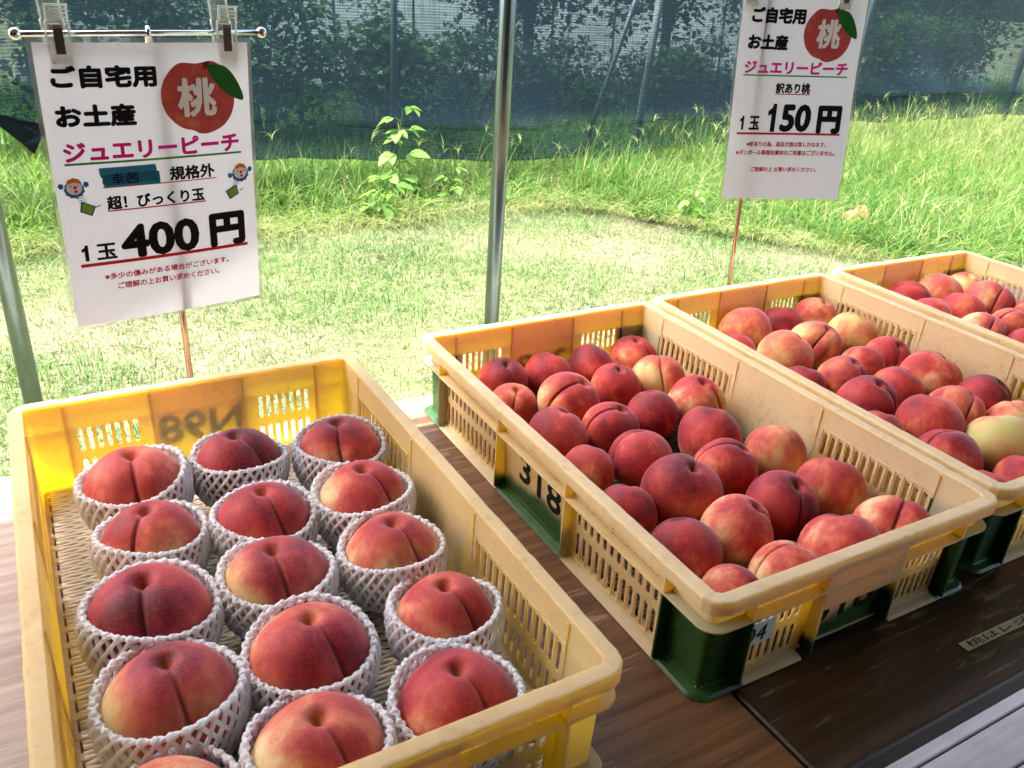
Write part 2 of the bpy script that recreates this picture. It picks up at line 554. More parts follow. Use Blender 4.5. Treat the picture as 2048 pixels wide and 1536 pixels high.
# ------------------------------------------------------------------ stall roof, added light-blocking walls, poles
def stall():
    t = empty("stall_shelter", (0.5, 0.9, GZ))
    set_props(t, "unseen stall roof shading the tables of peaches, with added walls cutting fill light", "shelter")
    m = mat_plain("roof_sheet", (0.30, 0.29, 0.27), 0.7)
    b = MB()
    ox, oy, oz = t.location
    def bx(x0, x1, y0, y1, z0, z1): b.box(x0 - ox, x1 - ox, y0 - oy, y1 - oy, z0 - oz, z1 - oz)
    edge = [(-2.6, .350), (-1.2, .356), (-.5, .3615), (.05, .3785), (.5, .3835), (.95, .3865), (5.0, .392)]  # unseen roof edge, bent so sun lands on the crates' far walls
    V, F = [], []
    for z in (ROOF_Z, ROOF_Z + 0.03):
        V += [(x - ox, y - oy, z - oz) for x, y in edge] + [(x - ox, -2.7 - oy, z - oz) for x, y in edge]
    n = len(edge)
    for i in range(n - 1):
        F += [(i, i + 1, n + i + 1, n + i), (2 * n + i, 3 * n + i, 3 * n + i + 1, 2 * n + i + 1), (i, 2 * n + i, 2 * n + i + 1, i + 1), (n + i, n + i + 1, 3 * n + i + 1, 3 * n + i)]
    F += [(0, n, 3 * n, 2 * n), (n - 1, 3 * n - 1, 4 * n - 1, 2 * n - 1)]
    b.add(V, F)
    b.build("roof", m, t)
    b = MB()
    bx(-2.06, 2.0, -2.34, -2.30, -0.689, ROOF_Z - 0.002)  # unseen wall added behind the camera to darken the fill
    b.build("back_light_block", M_BLOCKWOOD, t)
    for x0 in (-2.1,):
        b = MB(); bx(x0, x0 + 0.04, -2.299, 0.05, -0.689, ROOF_Z - 0.002); b.build("side_light_block", M_BLOCKWOOD, t)  # unseen wall added on the left, also to cut fill light
ROOF_Z = 1.62
stall()

def pole(x, y, label):
    p = empty("tent_pole", (x, y, GZ))
    set_props(p, label, "pole", "steel poles behind the tables")
    b = MB()
    r = 0.0165
    b.lathe([(r, 0.006), (r, ROOF_Z - GZ - 0.003)], 28)
    o = b.build("pipe", M_GALV, p, smooth=False)
    o.data.polygons.foreach_set("use_smooth", [len(f.vertices) == 4 for f in o.data.polygons])
    f = MB(); f.lathe([(0.05, 0.0), (0.05, 0.005), (0.022, 0.006), (0.021, 0.05)], 24); f.build("foot", M_GALV, p, smooth=False)
pole(0.921, 0.47, "upright galvanised pole behind the crate numbered 318")
pole(0.008, 0.62, "galvanised pole at the left picture edge behind the larger sign")

# ------------------------------------------------------------------ crates
CW, CL, CH = 0.43, 0.676, 0.1256
HX, HY, CR, WT = CW / 2 - 0.0135, CL / 2 - 0.0135, 0.010, 0.0017
TAPER = 0.004

def perimeter(sx_cuts, sy_cuts):
    """points round the shell, counter-clockwise from the right long side: (x, y, nx, ny, side)"""
    pts = []
    a, b = HX - CR, HY - CR
    def arc(cx, cy, a0):
        for k in range(1, 6):
            t = R(a0 + 90 * k / 6)
            pts.append((cx + CR * math.cos(t), cy + CR * math.sin(t), math.cos(t), math.sin(t), -1))
    for y in sorted([-b, b] + sy_cuts): pts.append((HX, y, 1, 0, 0))
    arc(a, b, 0)
    for x in sorted([-a, a] + sx_cuts, reverse=True): pts.append((x, HY, 0, 1, 1))
    arc(-a, b, 90)
    for y in sorted([-b, b] + sy_cuts, reverse=True): pts.append((-HX, y, -1, 0, 0))
    arc(-a, -b, 180)
    for x in sorted([-a, a] + sx_cuts): pts.append((x, -HY, 0, -1, 1))
    arc(a, -b, 270)
    return pts

def slot_ranges(groups):
    out = []
    for g0, g1, n, wd in groups:
        for k in range(n):
            c = g0 + (g1 - g0) * (k + 0.5) / n
            out.append((c - wd / 2, c + wd / 2))
    return out

LONG_SL = slot_ranges([(0.092, 0.262, 13, 0.0068), (-0.262, -0.092, 13, 0.0068)])
END_SL = slot_ranges([(0.074, 0.148, 7, 0.0062), (-0.148, -0.074, 7, 0.0062)])
Z_CUTS = [0.005, 0.012, 0.0135, 0.0435, 0.045, 0.056, 0.0575, 0.0885, 0.090, 0.122]

def shell(mats, parent):
    sx = [v for r in END_SL for v in (r[0], r[0] + .0016, r[1] - .0016, r[1])]
    sy = [v for r in LONG_SL for v in (r[0], r[0] + .0016, r[1] - .0016, r[1])]
    P = perimeter(sx, sy)
    n, nz = len(P), len(Z_CUTS)
    V = []
    for x, y, nx, ny, sd_ in P:
        for z in Z_CUTS:
            tp = TAPER * (1 - z / CH)
            V.append((x - nx * tp, y - ny * tp, z))
            V.append((x - nx * (tp + WT), y - ny * (tp + WT), z))
    def idx(i, j, inner): return ((i % n) * nz + j) * 2 + inner
    def solid(i, j):
        if j < 0 or j >= nz - 1: return False
        p, q = P[i % n], P[(i + 1) % n]
        zc = (Z_CUTS[j] + Z_CUTS[j + 1]) / 2
        tiers = ((0.012, 0.045), (0.056, 0.090))
        if p[4] >= 0 and p[4] == q[4] and (p[2], p[3]) == (q[2], q[3]):
            c = (p[1] + q[1]) / 2 if p[4] == 0 else (p[0] + q[0]) / 2
            for r in (LONG_SL if p[4] == 0 else END_SL):
                if r[0] < c < r[1]:
                    for lo, hi in tiers:
                        if lo < zc < hi:
                            edge = c < r[0] + .0016 or c > r[1] - .0016
                            tip = zc < lo + .0015 or zc > hi - .0015
                            return edge and tip       # clipped slot corners
        return True
    F, M = [], []
    for i in range(n):
        for j in range(nz - 1):
            if not solid(i, j): continue
            F.append((idx(i, j, 0), idx(i + 1, j, 0), idx(i + 1, j + 1, 0), idx(i, j + 1, 0))); M.append(1)
            F.append((idx(i, j, 1), idx(i, j + 1, 1), idx(i + 1, j + 1, 1), idx(i + 1, j, 1))); M.append(0)
            if not solid(i, j - 1): F.append((idx(i, j, 0), idx(i, j, 1), idx(i + 1, j, 1), idx(i + 1, j, 0))); M.append(0)
            if not solid(i, j + 1): F.append((idx(i, j + 1, 0), idx(i + 1, j + 1, 0), idx(i + 1, j + 1, 1), idx(i, j + 1, 1))); M.append(0)
            if not solid(i - 1, j): F.append((idx(i, j, 0), idx(i, j + 1, 0), idx(i, j + 1, 1), idx(i, j, 1))); M.append(0)
            if not solid(i + 1, j): F.append((idx(i + 1, j, 0), idx(i + 1, j, 1), idx(i + 1, j + 1, 1), idx(i + 1, j + 1, 0))); M.append(0)
    return mk("wall", V, F, mats, parent, M)

def dense_path(step=0.012):
    a, b = HX - CR, HY - CR
    pts = []
    def seg(x0, y0, x1, y1, nx, ny):
        L = math.hypot(x1 - x0, y1 - y0); k = int(L / step)
        for i in range(k + 1):
            t = i / k
            pts.append((x0 + (x1 - x0) * t, y0 + (y1 - y0) * t, nx, ny))
    def arc(cx, cy, a0):
        for k in range(1, 8):
            t = R(a0 + 90 * k / 8)
            pts.append((cx + CR * math.cos(t), cy + CR * math.sin(t), math.cos(t), math.sin(t)))
    seg(HX, -b, HX, b, 1, 0); arc(a, b, 0)
    seg(a, HY, -a, HY, 0, 1); arc(-a, b, 90)
    seg(-HX, b, -HX, -b, -1, 0); arc(-a, -b, 180)
    seg(-a, -HY, a, -HY, 0, -1); arc(a, -b, 270)
    return pts

def sweep(path, prof, jit=0.0, keep=None, rng=None):
    n, k = len(path), len(prof)
    V, F = [], []
    for i, (x, y, nx, ny) in enumerate(path):
        jz = rng.normal(0, jit) if jit else 0
        jn = rng.normal(0, jit) if jit else 0
        for (o, z) in prof:
            V.append((x + nx * (o + (jn if o > 0.005 else 0)), y + ny * (o + (jn if o > 0.005 else 0)), z + (jz if z > 0.12 else 0)))
    for i in range(n):
        i2 = (i + 1) % n
        if keep and not (keep(path[i]) and keep(path[i2])):
            continue
        for j in range(k):
            j2 = (j + 1) % k
            F.append((i * k + j, i2 * k + j, i2 * k + j2, i * k + j2))
        if keep:
            if not keep(path[i - 1]): F.append(tuple(i * k + j for j in range(k)))
            if not keep(path[(i2 + 1) % n]): F.append(tuple(i2 * k + j for j in range(k - 1, -1, -1)))
    used = sorted({q for f in F for q in f}); mp = {q: t for t, q in enumerate(used)}
    return [V[q] for q in used], [tuple(mp[q] for q in f) for f in F]

def make_crate(plain, painted, seed):
    rng = np.random.default_rng(seed)
    t = empty("plastic_crate")
    shell([plain, painted], t)
    path = dense_path()
    V, F = sweep(path, [(-0.0026, 0.1245), (-0.0018, 0.1256), (0.0105, 0.1256), (0.0124, 0.1250), (0.0135, 0.1234), (0.0135, 0.1105), (0.0118, 0.1105), (0.0114, 0.1212), (0.0004, 0.1222), (-0.0026, 0.1222)], 0.00022, rng=rng)
    # little nicks and moulding steps where the ribs reach the rim
    V = np.array(V)
    for yy in (0.265, 0.083, -0.083, -0.265):
        m = (np.abs(V[:, 1] - yy) < 0.008) & (np.abs(V[:, 0]) > HX) & (V[:, 2] > 0.12)
        V[m, 2] -= 0.0011
    for xx in (0.157, 0.058, -0.058, -0.157):
        m = (np.abs(V[:, 0] - xx) < 0.008) & (np.abs(V[:, 1]) > HY) & (V[:, 2] > 0.12)
        V[m, 2] -= 0.0011
    mk("rim", V, F, plain, t)
    V, F = sweep(path, [(-0.0012, 0.0890), (0.0112, 0.0890), (0.0116, 0.0866), (-0.0012, 0.0866)])
    mk("flange", V, F, painted, t)
    V, F = sweep(path, [(-0.0060, 0.0092), (-0.0026, 0.0088), (-0.0012, 0.0052), (0.0065, 0.0036), (0.0095, 0.0008), (0.0085, 0.0002), (-0.0060, 0.0002)], keep=lambda p: abs(p[0]) > 0.062 or abs(p[1]) < 0.3)
    mk("foot", V, F, painted, t)
    for s in (-1, 1):
        for yy in (0.265, 0.083, -0.083, -0.265):
            x0, x1 = sorted((s * (HX - 0.0042), s * (HX + 0.0109)))
            fb = MB(); fb.box(x0, x1, yy - 0.0014, yy + 0.0014, 0.0042, 0.1195); fb.build("rib", painted, t)
        for yy in (0.174, 0.0, -0.174):
            x0, x1 = sorted((s * (HX - 0.0005), s * (HX + 0.0109)))
            fb = MB(); fb.box(x0, x1, yy - 0.001, yy + 0.001, 0.1035, 0.1195); fb.build("rim_tab", plain, t)
        # raised frame bars round the slots, inside
        for g in (0.177, -0.177):
            rb = MB()
            for k in range(14):
                yy = g - 0.085 + 0.17 * k / 13
                x0, x1 = sorted((s * (HX - WT - 0.0024), s * (HX - WT - 0.0006)))
                rb.box(x0, x1, yy - 0.0010, yy + 0.0010, 0.008, 0.0945)
            x0, x1 = sorted((s * (HX - WT - 0.0021), s * (HX - WT - 0.0007)))
            for z0 in (0.0075, 0.0935):
                rb.box(x0, x1, g - 0.0862, g + 0.0862, z0, z0 + 0.0016)
            rb.build("slot_bars", plain, t)
        for xx in (0.157, 0.058, -0.058, -0.157):
            y0, y1 = sorted((s * (HY - 0.0042), s * (HY + 0.0109)))
            fb = MB(); fb.box(xx - 0.0014, xx + 0.0014, y0, y1, 0.0042, 0.1195); fb.build("rib", painted, t)
    for s in (-1, 1):
        pl = MB()
        y0, y1 = sorted((s * (HY + 0.0085), s * (HY + 0.0107)))
        pl.box(-0.0565, 0.0565, y0, y1, 0.063, 0.1205)
        pl.build("grip_plate", plain, t)
    fl = MB()
    a, b = HX - TAPER - WT - 0.0005, HY - TAPER - WT - 0.0005
    for k in range(27):
        yy = -b + 2 * b * k / 26
        fl.box(-a, a, yy - 0.004, yy + 0.004, 0.0050, 0.0075)
    for k in range(9):
        xx = -a + 2 * a * k / 8
        fl.box(xx - 0.004, xx + 0.004, -b, b, 0.0045, 0.0070)
    fl.build("base_grid", plain, t)
    return t

def number_on(crate, txt, side, h=(0.042, 0.078), wd=0.090, c=0.0, off=0.012, mat=None):
    mb = MB()
    if side == 'left':   M = Matrix(((0, 0, -1, -HX + TAPER * .5 - 0.0012), (-1, 0, 0, 0), (0, 1, 0, 0), (0, 0, 0, 1)))
    elif side == 'right': M = Matrix(((0, 0, 1, HX - TAPER * .5 + 0.0012), (1, 0, 0, 0), (0, 1, 0, 0), (0, 0, 0, 1)))
    elif side == 'near': M = Matrix(((1, 0, 0, 0), (0, 0, -1, -HY + TAPER * .5 - 0.0012), (0, 1, 0, 0), (0, 0, 0, 1)))
    else:                M = Matrix(((-1, 0, 0, 0), (0, 0, 1, HY - TAPER * .5 + 0.0012), (0, 1, 0, 0), (0, 0, 0, 1)))
    bold = off * (h[1] - h[0])
    for k in range(8):
        da, db = bold * math.cos(k * math.pi / 4), bold * math.sin(k * math.pi / 4)
        text_fit(mb, txt, c - wd / 2 + da, h[0] + db, c + wd / 2 + da, h[1] + db, 0.0, M, 0.0)
    tp = lambda z: -TAPER * (1 - z / CH) + 0.0005
    n = len(mb.V) // 8
    for i, (x, y, z) in enumerate(mb.V):
        e = tp(z) + 0.00001 * (i // n)
        mb.V[i] = {'left': (-HX - e, y, z), 'right': (HX + e, y, z), 'near': (x, -HY - e, z), 'far': (x, HY + e, z)}[side]
    return mb.build("painted_number", mat or M_BLACKPAINT, crate)

POSES = [(0.0, 0.0, 0.0), (0.5447, 0.0236, -0.0083), (0.988, 0.0285, -0.0114), (1.4487, 0.0326, -0.0217)]
def place(t, k):
    x, y, th = POSES[k]
    cx, cy = CW / 2, -CL / 2
    t.location = (x + math.cos(th) * cx - math.sin(th) * cy, y + math.sin(th) * cx + math.cos(th) * cy, 0.0008)
    t.rotation_euler = (0, 0, th)
def wpt(k, lx, ly, z):
    x, y, th = POSES[k]
    return (x + math.cos(th) * lx - math.sin(th) * ly, y + math.sin(th) * lx + math.cos(th) * ly, z)

def dup(root):
    r = root.copy(); COL.objects.link(r)
    for ch in root.children:
        c = ch.copy(); COL.objects.link(c); c.parent = r
    return r

GR = "peach crates in a row on the tables"
c1 = make_crate(M_YEL, M_YEL, 1); place(c1, 0)
set_props(c1, "unpainted yellow plastic crate holding peaches in white foam nets", "crate", GR)
c2 = make_crate(M_CRM, M_CRMP, 2)
c3 = dup(c2); c4 = dup(c2)
place(c2, 1); place(c3, 2); place(c4, 3)
set_props(c2, "cream crate with green painted corners and black number 318 on its side", "crate", GR)
set_props(c3, "cream crate of bare peaches standing directly right of the crate numbered 318", "crate", GR)
set_props(c4, "farthest cream crate of peaches, cut off by the right picture edge", "crate", GR)
M_INK = mat_plain("brushed_ink", (0.02, 0.015, 0.01), 0.6)
number_on(c1, "N98", 'far', (0.044, 0.083), 0.104, 0.0, 0.05, M_INK)
number_on(c1, "N98", 'right', (0.020, 0.075), 0.130, 0.01, 0.08, M_INK)
number_on(c2, "318", 'left', (0.040, 0.0775), 0.098, 0.010, 0.035)
number_on(c2, "318", 'near', (0.030, 0.068), 0.092, -0.006, 0.035)
number_on(c2, "318", 'far', (0.030, 0.068), 0.092, 0.0, 0.035)
# white number sticker on the near end of the 318 crate
sb = MB(); sb.box(-0.1535, -0.112, -HY + TAPER - 0.0045, -HY + TAPER - 0.0038, 0.042, 0.070)
M_PAPER = mat_plain("sticker_paper", (0.80, 0.81, 0.83), 0.5)
stk = sb.build("number_sticker", M_PAPER, c2)
nb = MB(); text_fit(nb, "04", -0.1520, 0.0455, -0.1235, 0.0650, 0, Matrix(((1, 0, 0, 0), (0, 0, -1, -HY + TAPER - 0.0049), (0, 1, 0, 0), (0, 0, 0, 1))), 0.0, shear=0.15)
nb.build("lettering", M_BLACK, stk)

# foam mats on the crate floors
def foam_mat_mesh():
    mb = MB()
    a, b = HX - 0.013, HY - 0.013
    xs = np.linspace(-a, a, 46)
    rng = np.random.default_rng(5)
    n = 104
    for k in range(n):
        y = -b + 2 * b * k / (n - 1)
        ph = 0.9 * math.pi * (k % 2) + rng.normal(0, .35)
        yy = y + 0.0010 * np.sin(xs * 2 * np.pi / 0.021 + ph) + 0.0015 * np.sin(xs * 9 + k * .06)
        zz = 0.0112 + 0.0006 * np.sin(xs * 2 * np.pi / 0.021 + ph + 1.2) + 0.0007 * np.sin(xs * 25 + k * .21)
        mb.tube(np.stack([xs, yy, zz], 1), 0.0026 + rng.normal(0, .0001), 6, flat=0.75)
    return mb
fmat = foam_mat_mesh().build("foam_mat", M_MAT, smooth=True)
mats_lab = ["cream corded foam mat visible along the left inside of the yellow crate", "corded foam mat under the bare peaches of the crate numbered 318",
            "corded foam mat under the peaches of the crate right of the 318 crate", "corded foam mat under the peaches of the farthest crate"]
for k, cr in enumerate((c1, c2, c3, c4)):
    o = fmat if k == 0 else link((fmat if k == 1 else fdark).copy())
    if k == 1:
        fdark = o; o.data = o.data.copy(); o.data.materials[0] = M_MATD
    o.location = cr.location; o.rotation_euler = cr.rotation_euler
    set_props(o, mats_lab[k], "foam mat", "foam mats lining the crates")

# ------------------------------------------------------------------ peaches
def peach_mesh(seed):
    rng = np.random.default_rng(seed)
    nu, nv = 96, 56
    V, G, C = [], [], []
    lump = rng.normal(0, 1, (5, 3)); lf = rng.uniform(0, 6, 5)
    gd = rng.uniform(0.075, 0.11); cup = rng.uniform(0.26, 0.34); side = rng.uniform(0.01, 0.03)
    wob = rng.uniform(-.12, .12); asym = (rng.uniform(.96, 1.03), rng.uniform(.97, 1.04))
    for j in range(nv + 1):
        th = math.pi * j / nv
        for i in range(nu):
            ph = 2 * math.pi * i / nu; ph = ph - 0.8 * math.sin(ph)
            d = np.array([math.sin(th) * math.cos(ph), math.sin(th) * math.sin(ph), math.cos(th)])
            r = 1.0
            dp = (ph + math.pi) % (2 * math.pi) - math.pi - wob * math.sin(th * 2)
            fade = math.sin(min(th, math.pi)) ** 0.5 * (1 - 0.55 * max(0, th - 1.2) / 1.94)
            g1 = math.exp(-(dp * max(math.sin(th), .15) / 0.05) ** 2)
            g2 = math.exp(-(dp * max(math.sin(th), .15) / 0.30) ** 2)
            r -= fade * (gd * 0.8 * g1 + gd * 0.8 * g2)
            r += 0.018 * fade * math.exp(-((abs(dp) * max(math.sin(th), .15) - 0.30) / 0.16) ** 2)
            r += side * math.tanh(dp * 3) * math.exp(-(dp / 1.2) ** 2) * math.sin(th)
            back = abs((ph) % (2 * math.pi) - math.pi)
            r -= 0.02 * math.exp(-(back / 0.4) ** 2) * math.sin(th)
            c = math.exp(-(th / 0.145) ** 2)
            c2 = math.exp(-(th / 0.40) ** 2)
            r -= cup * c + 0.055 * c2
            r += 0.03 * math.exp(-((math.pi - th) / 0.18) ** 2)
            for q in range(5):
                r += 0.011 * math.sin(d @ lump[q] * 1.9 + lf[q])
            V.append((d[0] * r * 1.02 * asym[0], d[1] * r * 1.02 * asym[1], d[2] * r * (1.02 if d[2] > 0 else 0.95)))
            G.append(fade * g1); C.append(math.exp(-(th / 0.10) ** 2))
    F = []
    for j in range(nv):
        for i in range(nu):
            i2 = (i + 1) % nu
            F.append((j * nu + i, (j + 1) * nu + i, (j + 1) * nu + i2, j * nu + i2))
    me = bpy.data.meshes.new("peach")
    me.from_pydata([tuple(v) for v in np.array(V) * 0.05], [], F)
    for nm, data in (("groove", G), ("cup", C)):
        a = me.attributes.new(nm, 'FLOAT', 'POINT'); a.data.foreach_set("value", np.array(data, np.float32))
    me.polygons.foreach_set("use_smooth", np.ones(len(me.polygons), bool))
    me.materials.append(M_PEACH)
    return me
PM = [peach_mesh(100 + k) for k in range(6)]
PR = 0.05

# crate, x across, y along (crate coordinates), radius | suture azimuth in degrees (-90 = towards the viewer), tilt of the stem end and its azimuth | red, green
PEACH = [
 # net-wrapped, rows from the back
 (0, .1164, -.1610, .0536, -92, 18, -95, .85, .15), (0, .2332, -.1535, .0504, -55, 24, -60, 1.25, .0), (0, .3522, -.1741, .0511, -100, 22, -80, .85, .0),
 (0, .1166, -.2687, .0498, -118, 12, -60, .80, .10), (0, .2292, -.2821, .0499, -72, 14, -110, 1.0, .0), (0, .3409, -.2881, .0518, -62, 22, -100, .85, .10),
 (0, .0980, -.3907, .0542, -98, 16, -60, 1.0, .0), (0, .2150, -.3873, .0506, -86, 20, -70, .95, .55), (0, .3338, -.3941, .0500, -66, 18, -110, .70, .15),
 (0, .0972, -.5025, .0536, -80, 22, -95, .90, .45), (0, .2136, -.4998, .0522, -66, 20, -110, .75, .15), (0, .3424, -.5032, .0488, -70, 22, -100, .55, .10),
 (0, .0784, -.6056, .0471, -80, 10, -60, .45, .2), (0, .1876, -.6043, .0513, -70, 20, -110, .60, .15), (0, .3057, -.6050, .0504, -68, 14, -100, .85, .0),
 # the crate numbered 318, rows from the back
 (1, .1189, -.0591, .0391, -90, 16, -90, .9, .0), (1, .1989, -.0620, .0378, 30, 22, 20, 1.0, .0), (1, .2800, -.0673, .0395, 30, 25, 10, .95, .1), (1, .3689, -.0618, .0391, -70, 8, -90, .8, .1),
 (1, .0990, -.1284, .0345, -120, 14, -80, .45, .2), (1, .1695, -.1677, .0462, -165, 32, -40, .35, .15), (1, .2742, -.1447, .0393, 60, 14, -100, .6, .0), (1, .3539, -.1510, .0418, -120, 24, 60, .45, .5),
 (1, .1028, -.2466, .0429, 15, 18, 20, .65, .1), (1, .1871, -.2567, .0405, 170, 20, -30, .75, .0), (1, .2728, -.2405, .0386, 160, 24, 80, .95, .0), (1, .3535, -.2437, .0434, -60, 12, -80, .3, .0),
 (1, .1005, -.3293, .0354, 20, 30, 40, .7, .1), (1, .1756, -.3426, .0421, 170, 22, 80, .85, .0), (1, .3037, -.3321, .0445, 20, 24, 60, .9, .0),
 (1, .0884, -.4284, .0365, 30, 24, 60, .8, .0), (1, .1708, -.4331, .0478, 40, 16, -80, .7, .1), (1, .2644, -.4081, .0424, 150, 30, -30, .8, .0), (1, .3536, -.4089, .0439, 150, 26, 60, .4, .45),
 (1, .0967, -.5281, .0421, 150, 30, 80, .95, .0), (1, .1817, -.5223, .0435, -30, 26, -30, .35, .1), (1, .2731, -.5036, .0428, -110, 20, -70, .9, .0), (1, .3605, -.5006, .0420, 30, 24, 30, .5, .25),
 (1, .1000, -.6049, .0360, -30, 40, -60, .35, .0), (1, .1757, -.6074, .0410, 160, 28, 10, .3, .0), (1, .2614, -.6060, .0461, 30, 30, 70, .6, .0), (1, .3521, -.6026, .0459, -150, 38, 20, .55, .0),
 # the crate right of it
 (2, .1839, -.0650, .0476, 150, 25, 70, .55, .2), (2, .2824, -.0575, .0400, 60, 20, 60, .95, .0), (2, .3673, -.0613, .0439, 40, 18, -60, .25, .4),
 (2, .1196, -.1140, .0356, 20, 26, 40, .75, .0), (2, .1693, -.1784, .0467, 20, 30, -30, .35, .85), (2, .2598, -.1606, .0466, -150, 26, -60, .45, .7), (2, .3673, -.1508, .0447, 60, 18, -40, .05, .9),
 (2, .1317, -.2598, .0345, 30, 20, 20, .75, .0), (2, .2030, -.2776, .0414, -80, 20, -60, .6, .5), (2, .2785, -.2525, .0395, 160, 28, 20, .3, .1), (2, .3590, -.2405, .0391, -120, 30, -90, .5, .0),
 (2, .1569, -.3649, .0464, -60, 16, -70, .85, .0), (2, .2563, -.3415, .0408, 10, 26, -30, .85, .0), (2, .3422, -.3388, .0467, 20, 22, -40, .35, .0),
 (2, .1069, -.4306, .0376, 20, 20, 30, .6, .2), (2, .1869, -.4535, .0486, 20, 20, 70, .75, .0), (2, .2748, -.4352, .0426, -130, 26, -30, .55, .0), (2, .3612, -.4240, .0425, -60, 30, -50, .85, .0),
 (2, .1315, -.5257, .0443, 170, 22, 60, .75, .0), (2, .2353, -.5336, .0468, 60, 26, 70, .15, .95), (2, .3288, -.4993, .0413, 60, 20, 80, .2, .2),
 (2, .1147, -.6002, .0340, 20, 24, 40, .4, .0), (2, .1857, -.6080, .0401, 60, 24, 70, .45, .0),
 # the farthest crate
 (3, .1841, -.0635, .0451, 160, 26, 20, .9, .0), (3, .2755, -.0693, .0480, -20, 26, 10, .6, .45), (3, .3708, -.0596, .0423, -75, 10, -90, .2, .4),
 (3, .1531, -.1456, .0422, -20, 26, 60, .75, .0), (3, .2366, -.1553, .0440, 60, 20, 60, .85, .0), (3, .3276, -.1497, .0497, -140, 28, -20, .65, .3),
 (3, .1708, -.2447, .0442, -140, 26, -20, .5, .2), (3, .2565, -.2520, .0432, 160, 30, -20, .55, .2), (3, .3693, -.2297, .0434, 30, 20, 60, .7, .0),
 (3, .2020, -.3204, .0394, 20, 24, 40, .7, .0),
]
LAB = [
 # crate 0
 "net-wrapped peach at the left of the back row, straight suture facing front", "dark wine-red net-wrapped peach with a deep stem hollow, middle of the back row", "net-wrapped peach at the right of the back row, against the yellow wall",
 "net-wrapped peach in the second row from the back, nearest the foam mat strip", "deep red net-wrapped peach in the middle of the second row from the back", "net-wrapped peach in the second row from the back, beside the right wall",
 "large dark red net-wrapped peach in the third row, beside the foam mat strip", "net-wrapped peach with a pale cream left flank and straight suture, crate centre", "red net-wrapped peach with pale base in the third row, beside the right wall",
 "large net-wrapped peach with a yellow-green patch at its lower left", "pink-red net-wrapped peach right of the one with the yellow-green patch", "net-wrapped peach with pale pink base in the fourth row, at the slotted right wall",
 "pale net-wrapped peach cut off by the bottom edge, in the front left corner", "pale topped net-wrapped peach cut off by the bottom edge, middle of the front row", "bright red net-wrapped peach in the front right corner of the yellow crate",
 # crate 1
 "dark peach shaded in the back left corner of the 318 crate", "dark peach second from left in the back row of the 318 crate", "dark peach third from left in the back row of the 318 crate", "peach in the back right corner of the 318 crate",
 "small pale-topped peach of the 318 crate, second row, by the left wall", "large peach with a curved suture and pale shoulder, second row of the 318 crate", "round red peach third from left in the second row of the 318 crate", "peach with a yellow right flank beside the slotted wall of the 318 crate, second row",
 "pinkish red peach at the left end of the third row in the 318 crate", "red peach second from left in the third row of the 318 crate", "deep crimson peach third from left in the third row of the 318 crate", "orange topped peach at the right end of the third row in the 318 crate",
 "small red peach at the left end of the fourth row in the 318 crate", "crimson peach in the middle of the fourth row of the 318 crate", "crimson peach at the right of the fourth row, beside the bare mat gap",
 "small red peach at the left end of the fifth row in the 318 crate", "largest peach of the 318 crate, second from left in the fifth row", "hollow-topped peach third from left in the fifth row of the 318 crate", "olive tinted peach with blush top at the right end of the fifth row, 318 crate",
 "dark crimson peach at the left end of the sixth row in the 318 crate", "pale orange peach second from left in the sixth row of the 318 crate", "dark red peach third from left in the sixth row of the 318 crate", "peach with an orange base at the right end of the sixth row, 318 crate",
 "small orange pink peach in the front left corner of the 318 crate", "orange pink peach second from left in the front row of the 318 crate", "pink peach third from left in the front row of the 318 crate", "peach with a long slanting suture in the front right corner of the 318 crate",
 # crate 2
 "brownish peach first in the back row of the crate beside the 318 crate", "dark red peach half hidden mid back row, crate beside the 318 crate", "yellowish peach in the back right corner, crate beside the 318 crate",
 "small peach peeping over the left rim, second row of the crate beside the 318 crate", "green flanked peach left of two other greenish ones, crate beside the 318 crate", "greenish peach with blush top between two other greenish ones", "palest green peach beside the slotted wall of the crate right of the 318 crate",
 "small peach behind the left rim, third row of the crate beside the 318 crate", "cream shouldered peach in the third row of the crate beside the 318 crate", "yellow orange peach with a red suture, third row of the crate beside the 318 crate", "small coral peach at the slotted wall, third row of the crate beside the 318 crate",
 "dark crimson peach leftmost in the fourth row, crate beside the 318 crate", "crimson peach in the middle of the fourth row, crate beside the 318 crate", "large coral peach at the right wall, fourth row of the crate beside the 318 crate",
 "peach half hidden by the left rim, fifth row of the crate beside the 318 crate", "large crimson peach second in the fifth row, crate beside the 318 crate", "red peach third in the fifth row, crate beside the 318 crate", "red peach with a dented top at the right wall, fifth row beside the slots",
 "crimson peach at the left of the sixth row, crate beside the 318 crate", "yellow-green peach with red top, sixth row near the right picture edge", "pale yellow peach at the right picture edge behind the yellow-green one",
 "small peach at the front left corner of the crate beside the 318 crate", "coral front-row peach at the picture edge, crate beside the 318 crate",
 # crate 3
 "dark red peach first in the back row of the farthest crate", "peach with a greenish front in the middle of the back row, farthest crate", "yellowish peach with a straight suture in the back right corner, farthest crate",
 "flat-looking peach against the left rim, second row of the farthest crate", "crimson peach in the middle of the second row of the farthest crate", "large crimson peach with a pale left shoulder, farthest crate",
 "pink peach at the left of the third row in the farthest crate", "peach with a long suture, second in the third row of the farthest crate", "peach cut by the right picture edge, at the slotted wall of the farthest crate",
 "lowest visible peach of the farthest crate, cut by the right picture edge",
]
assert len(LAB) == len(PEACH) and len(set(LAB)) == len(LAB)
GRP = ["peaches in white foam nets", "bare peaches in the crate numbered 318", "bare peaches in the crate beside the 318 crate", "bare peaches in the farthest crate"]

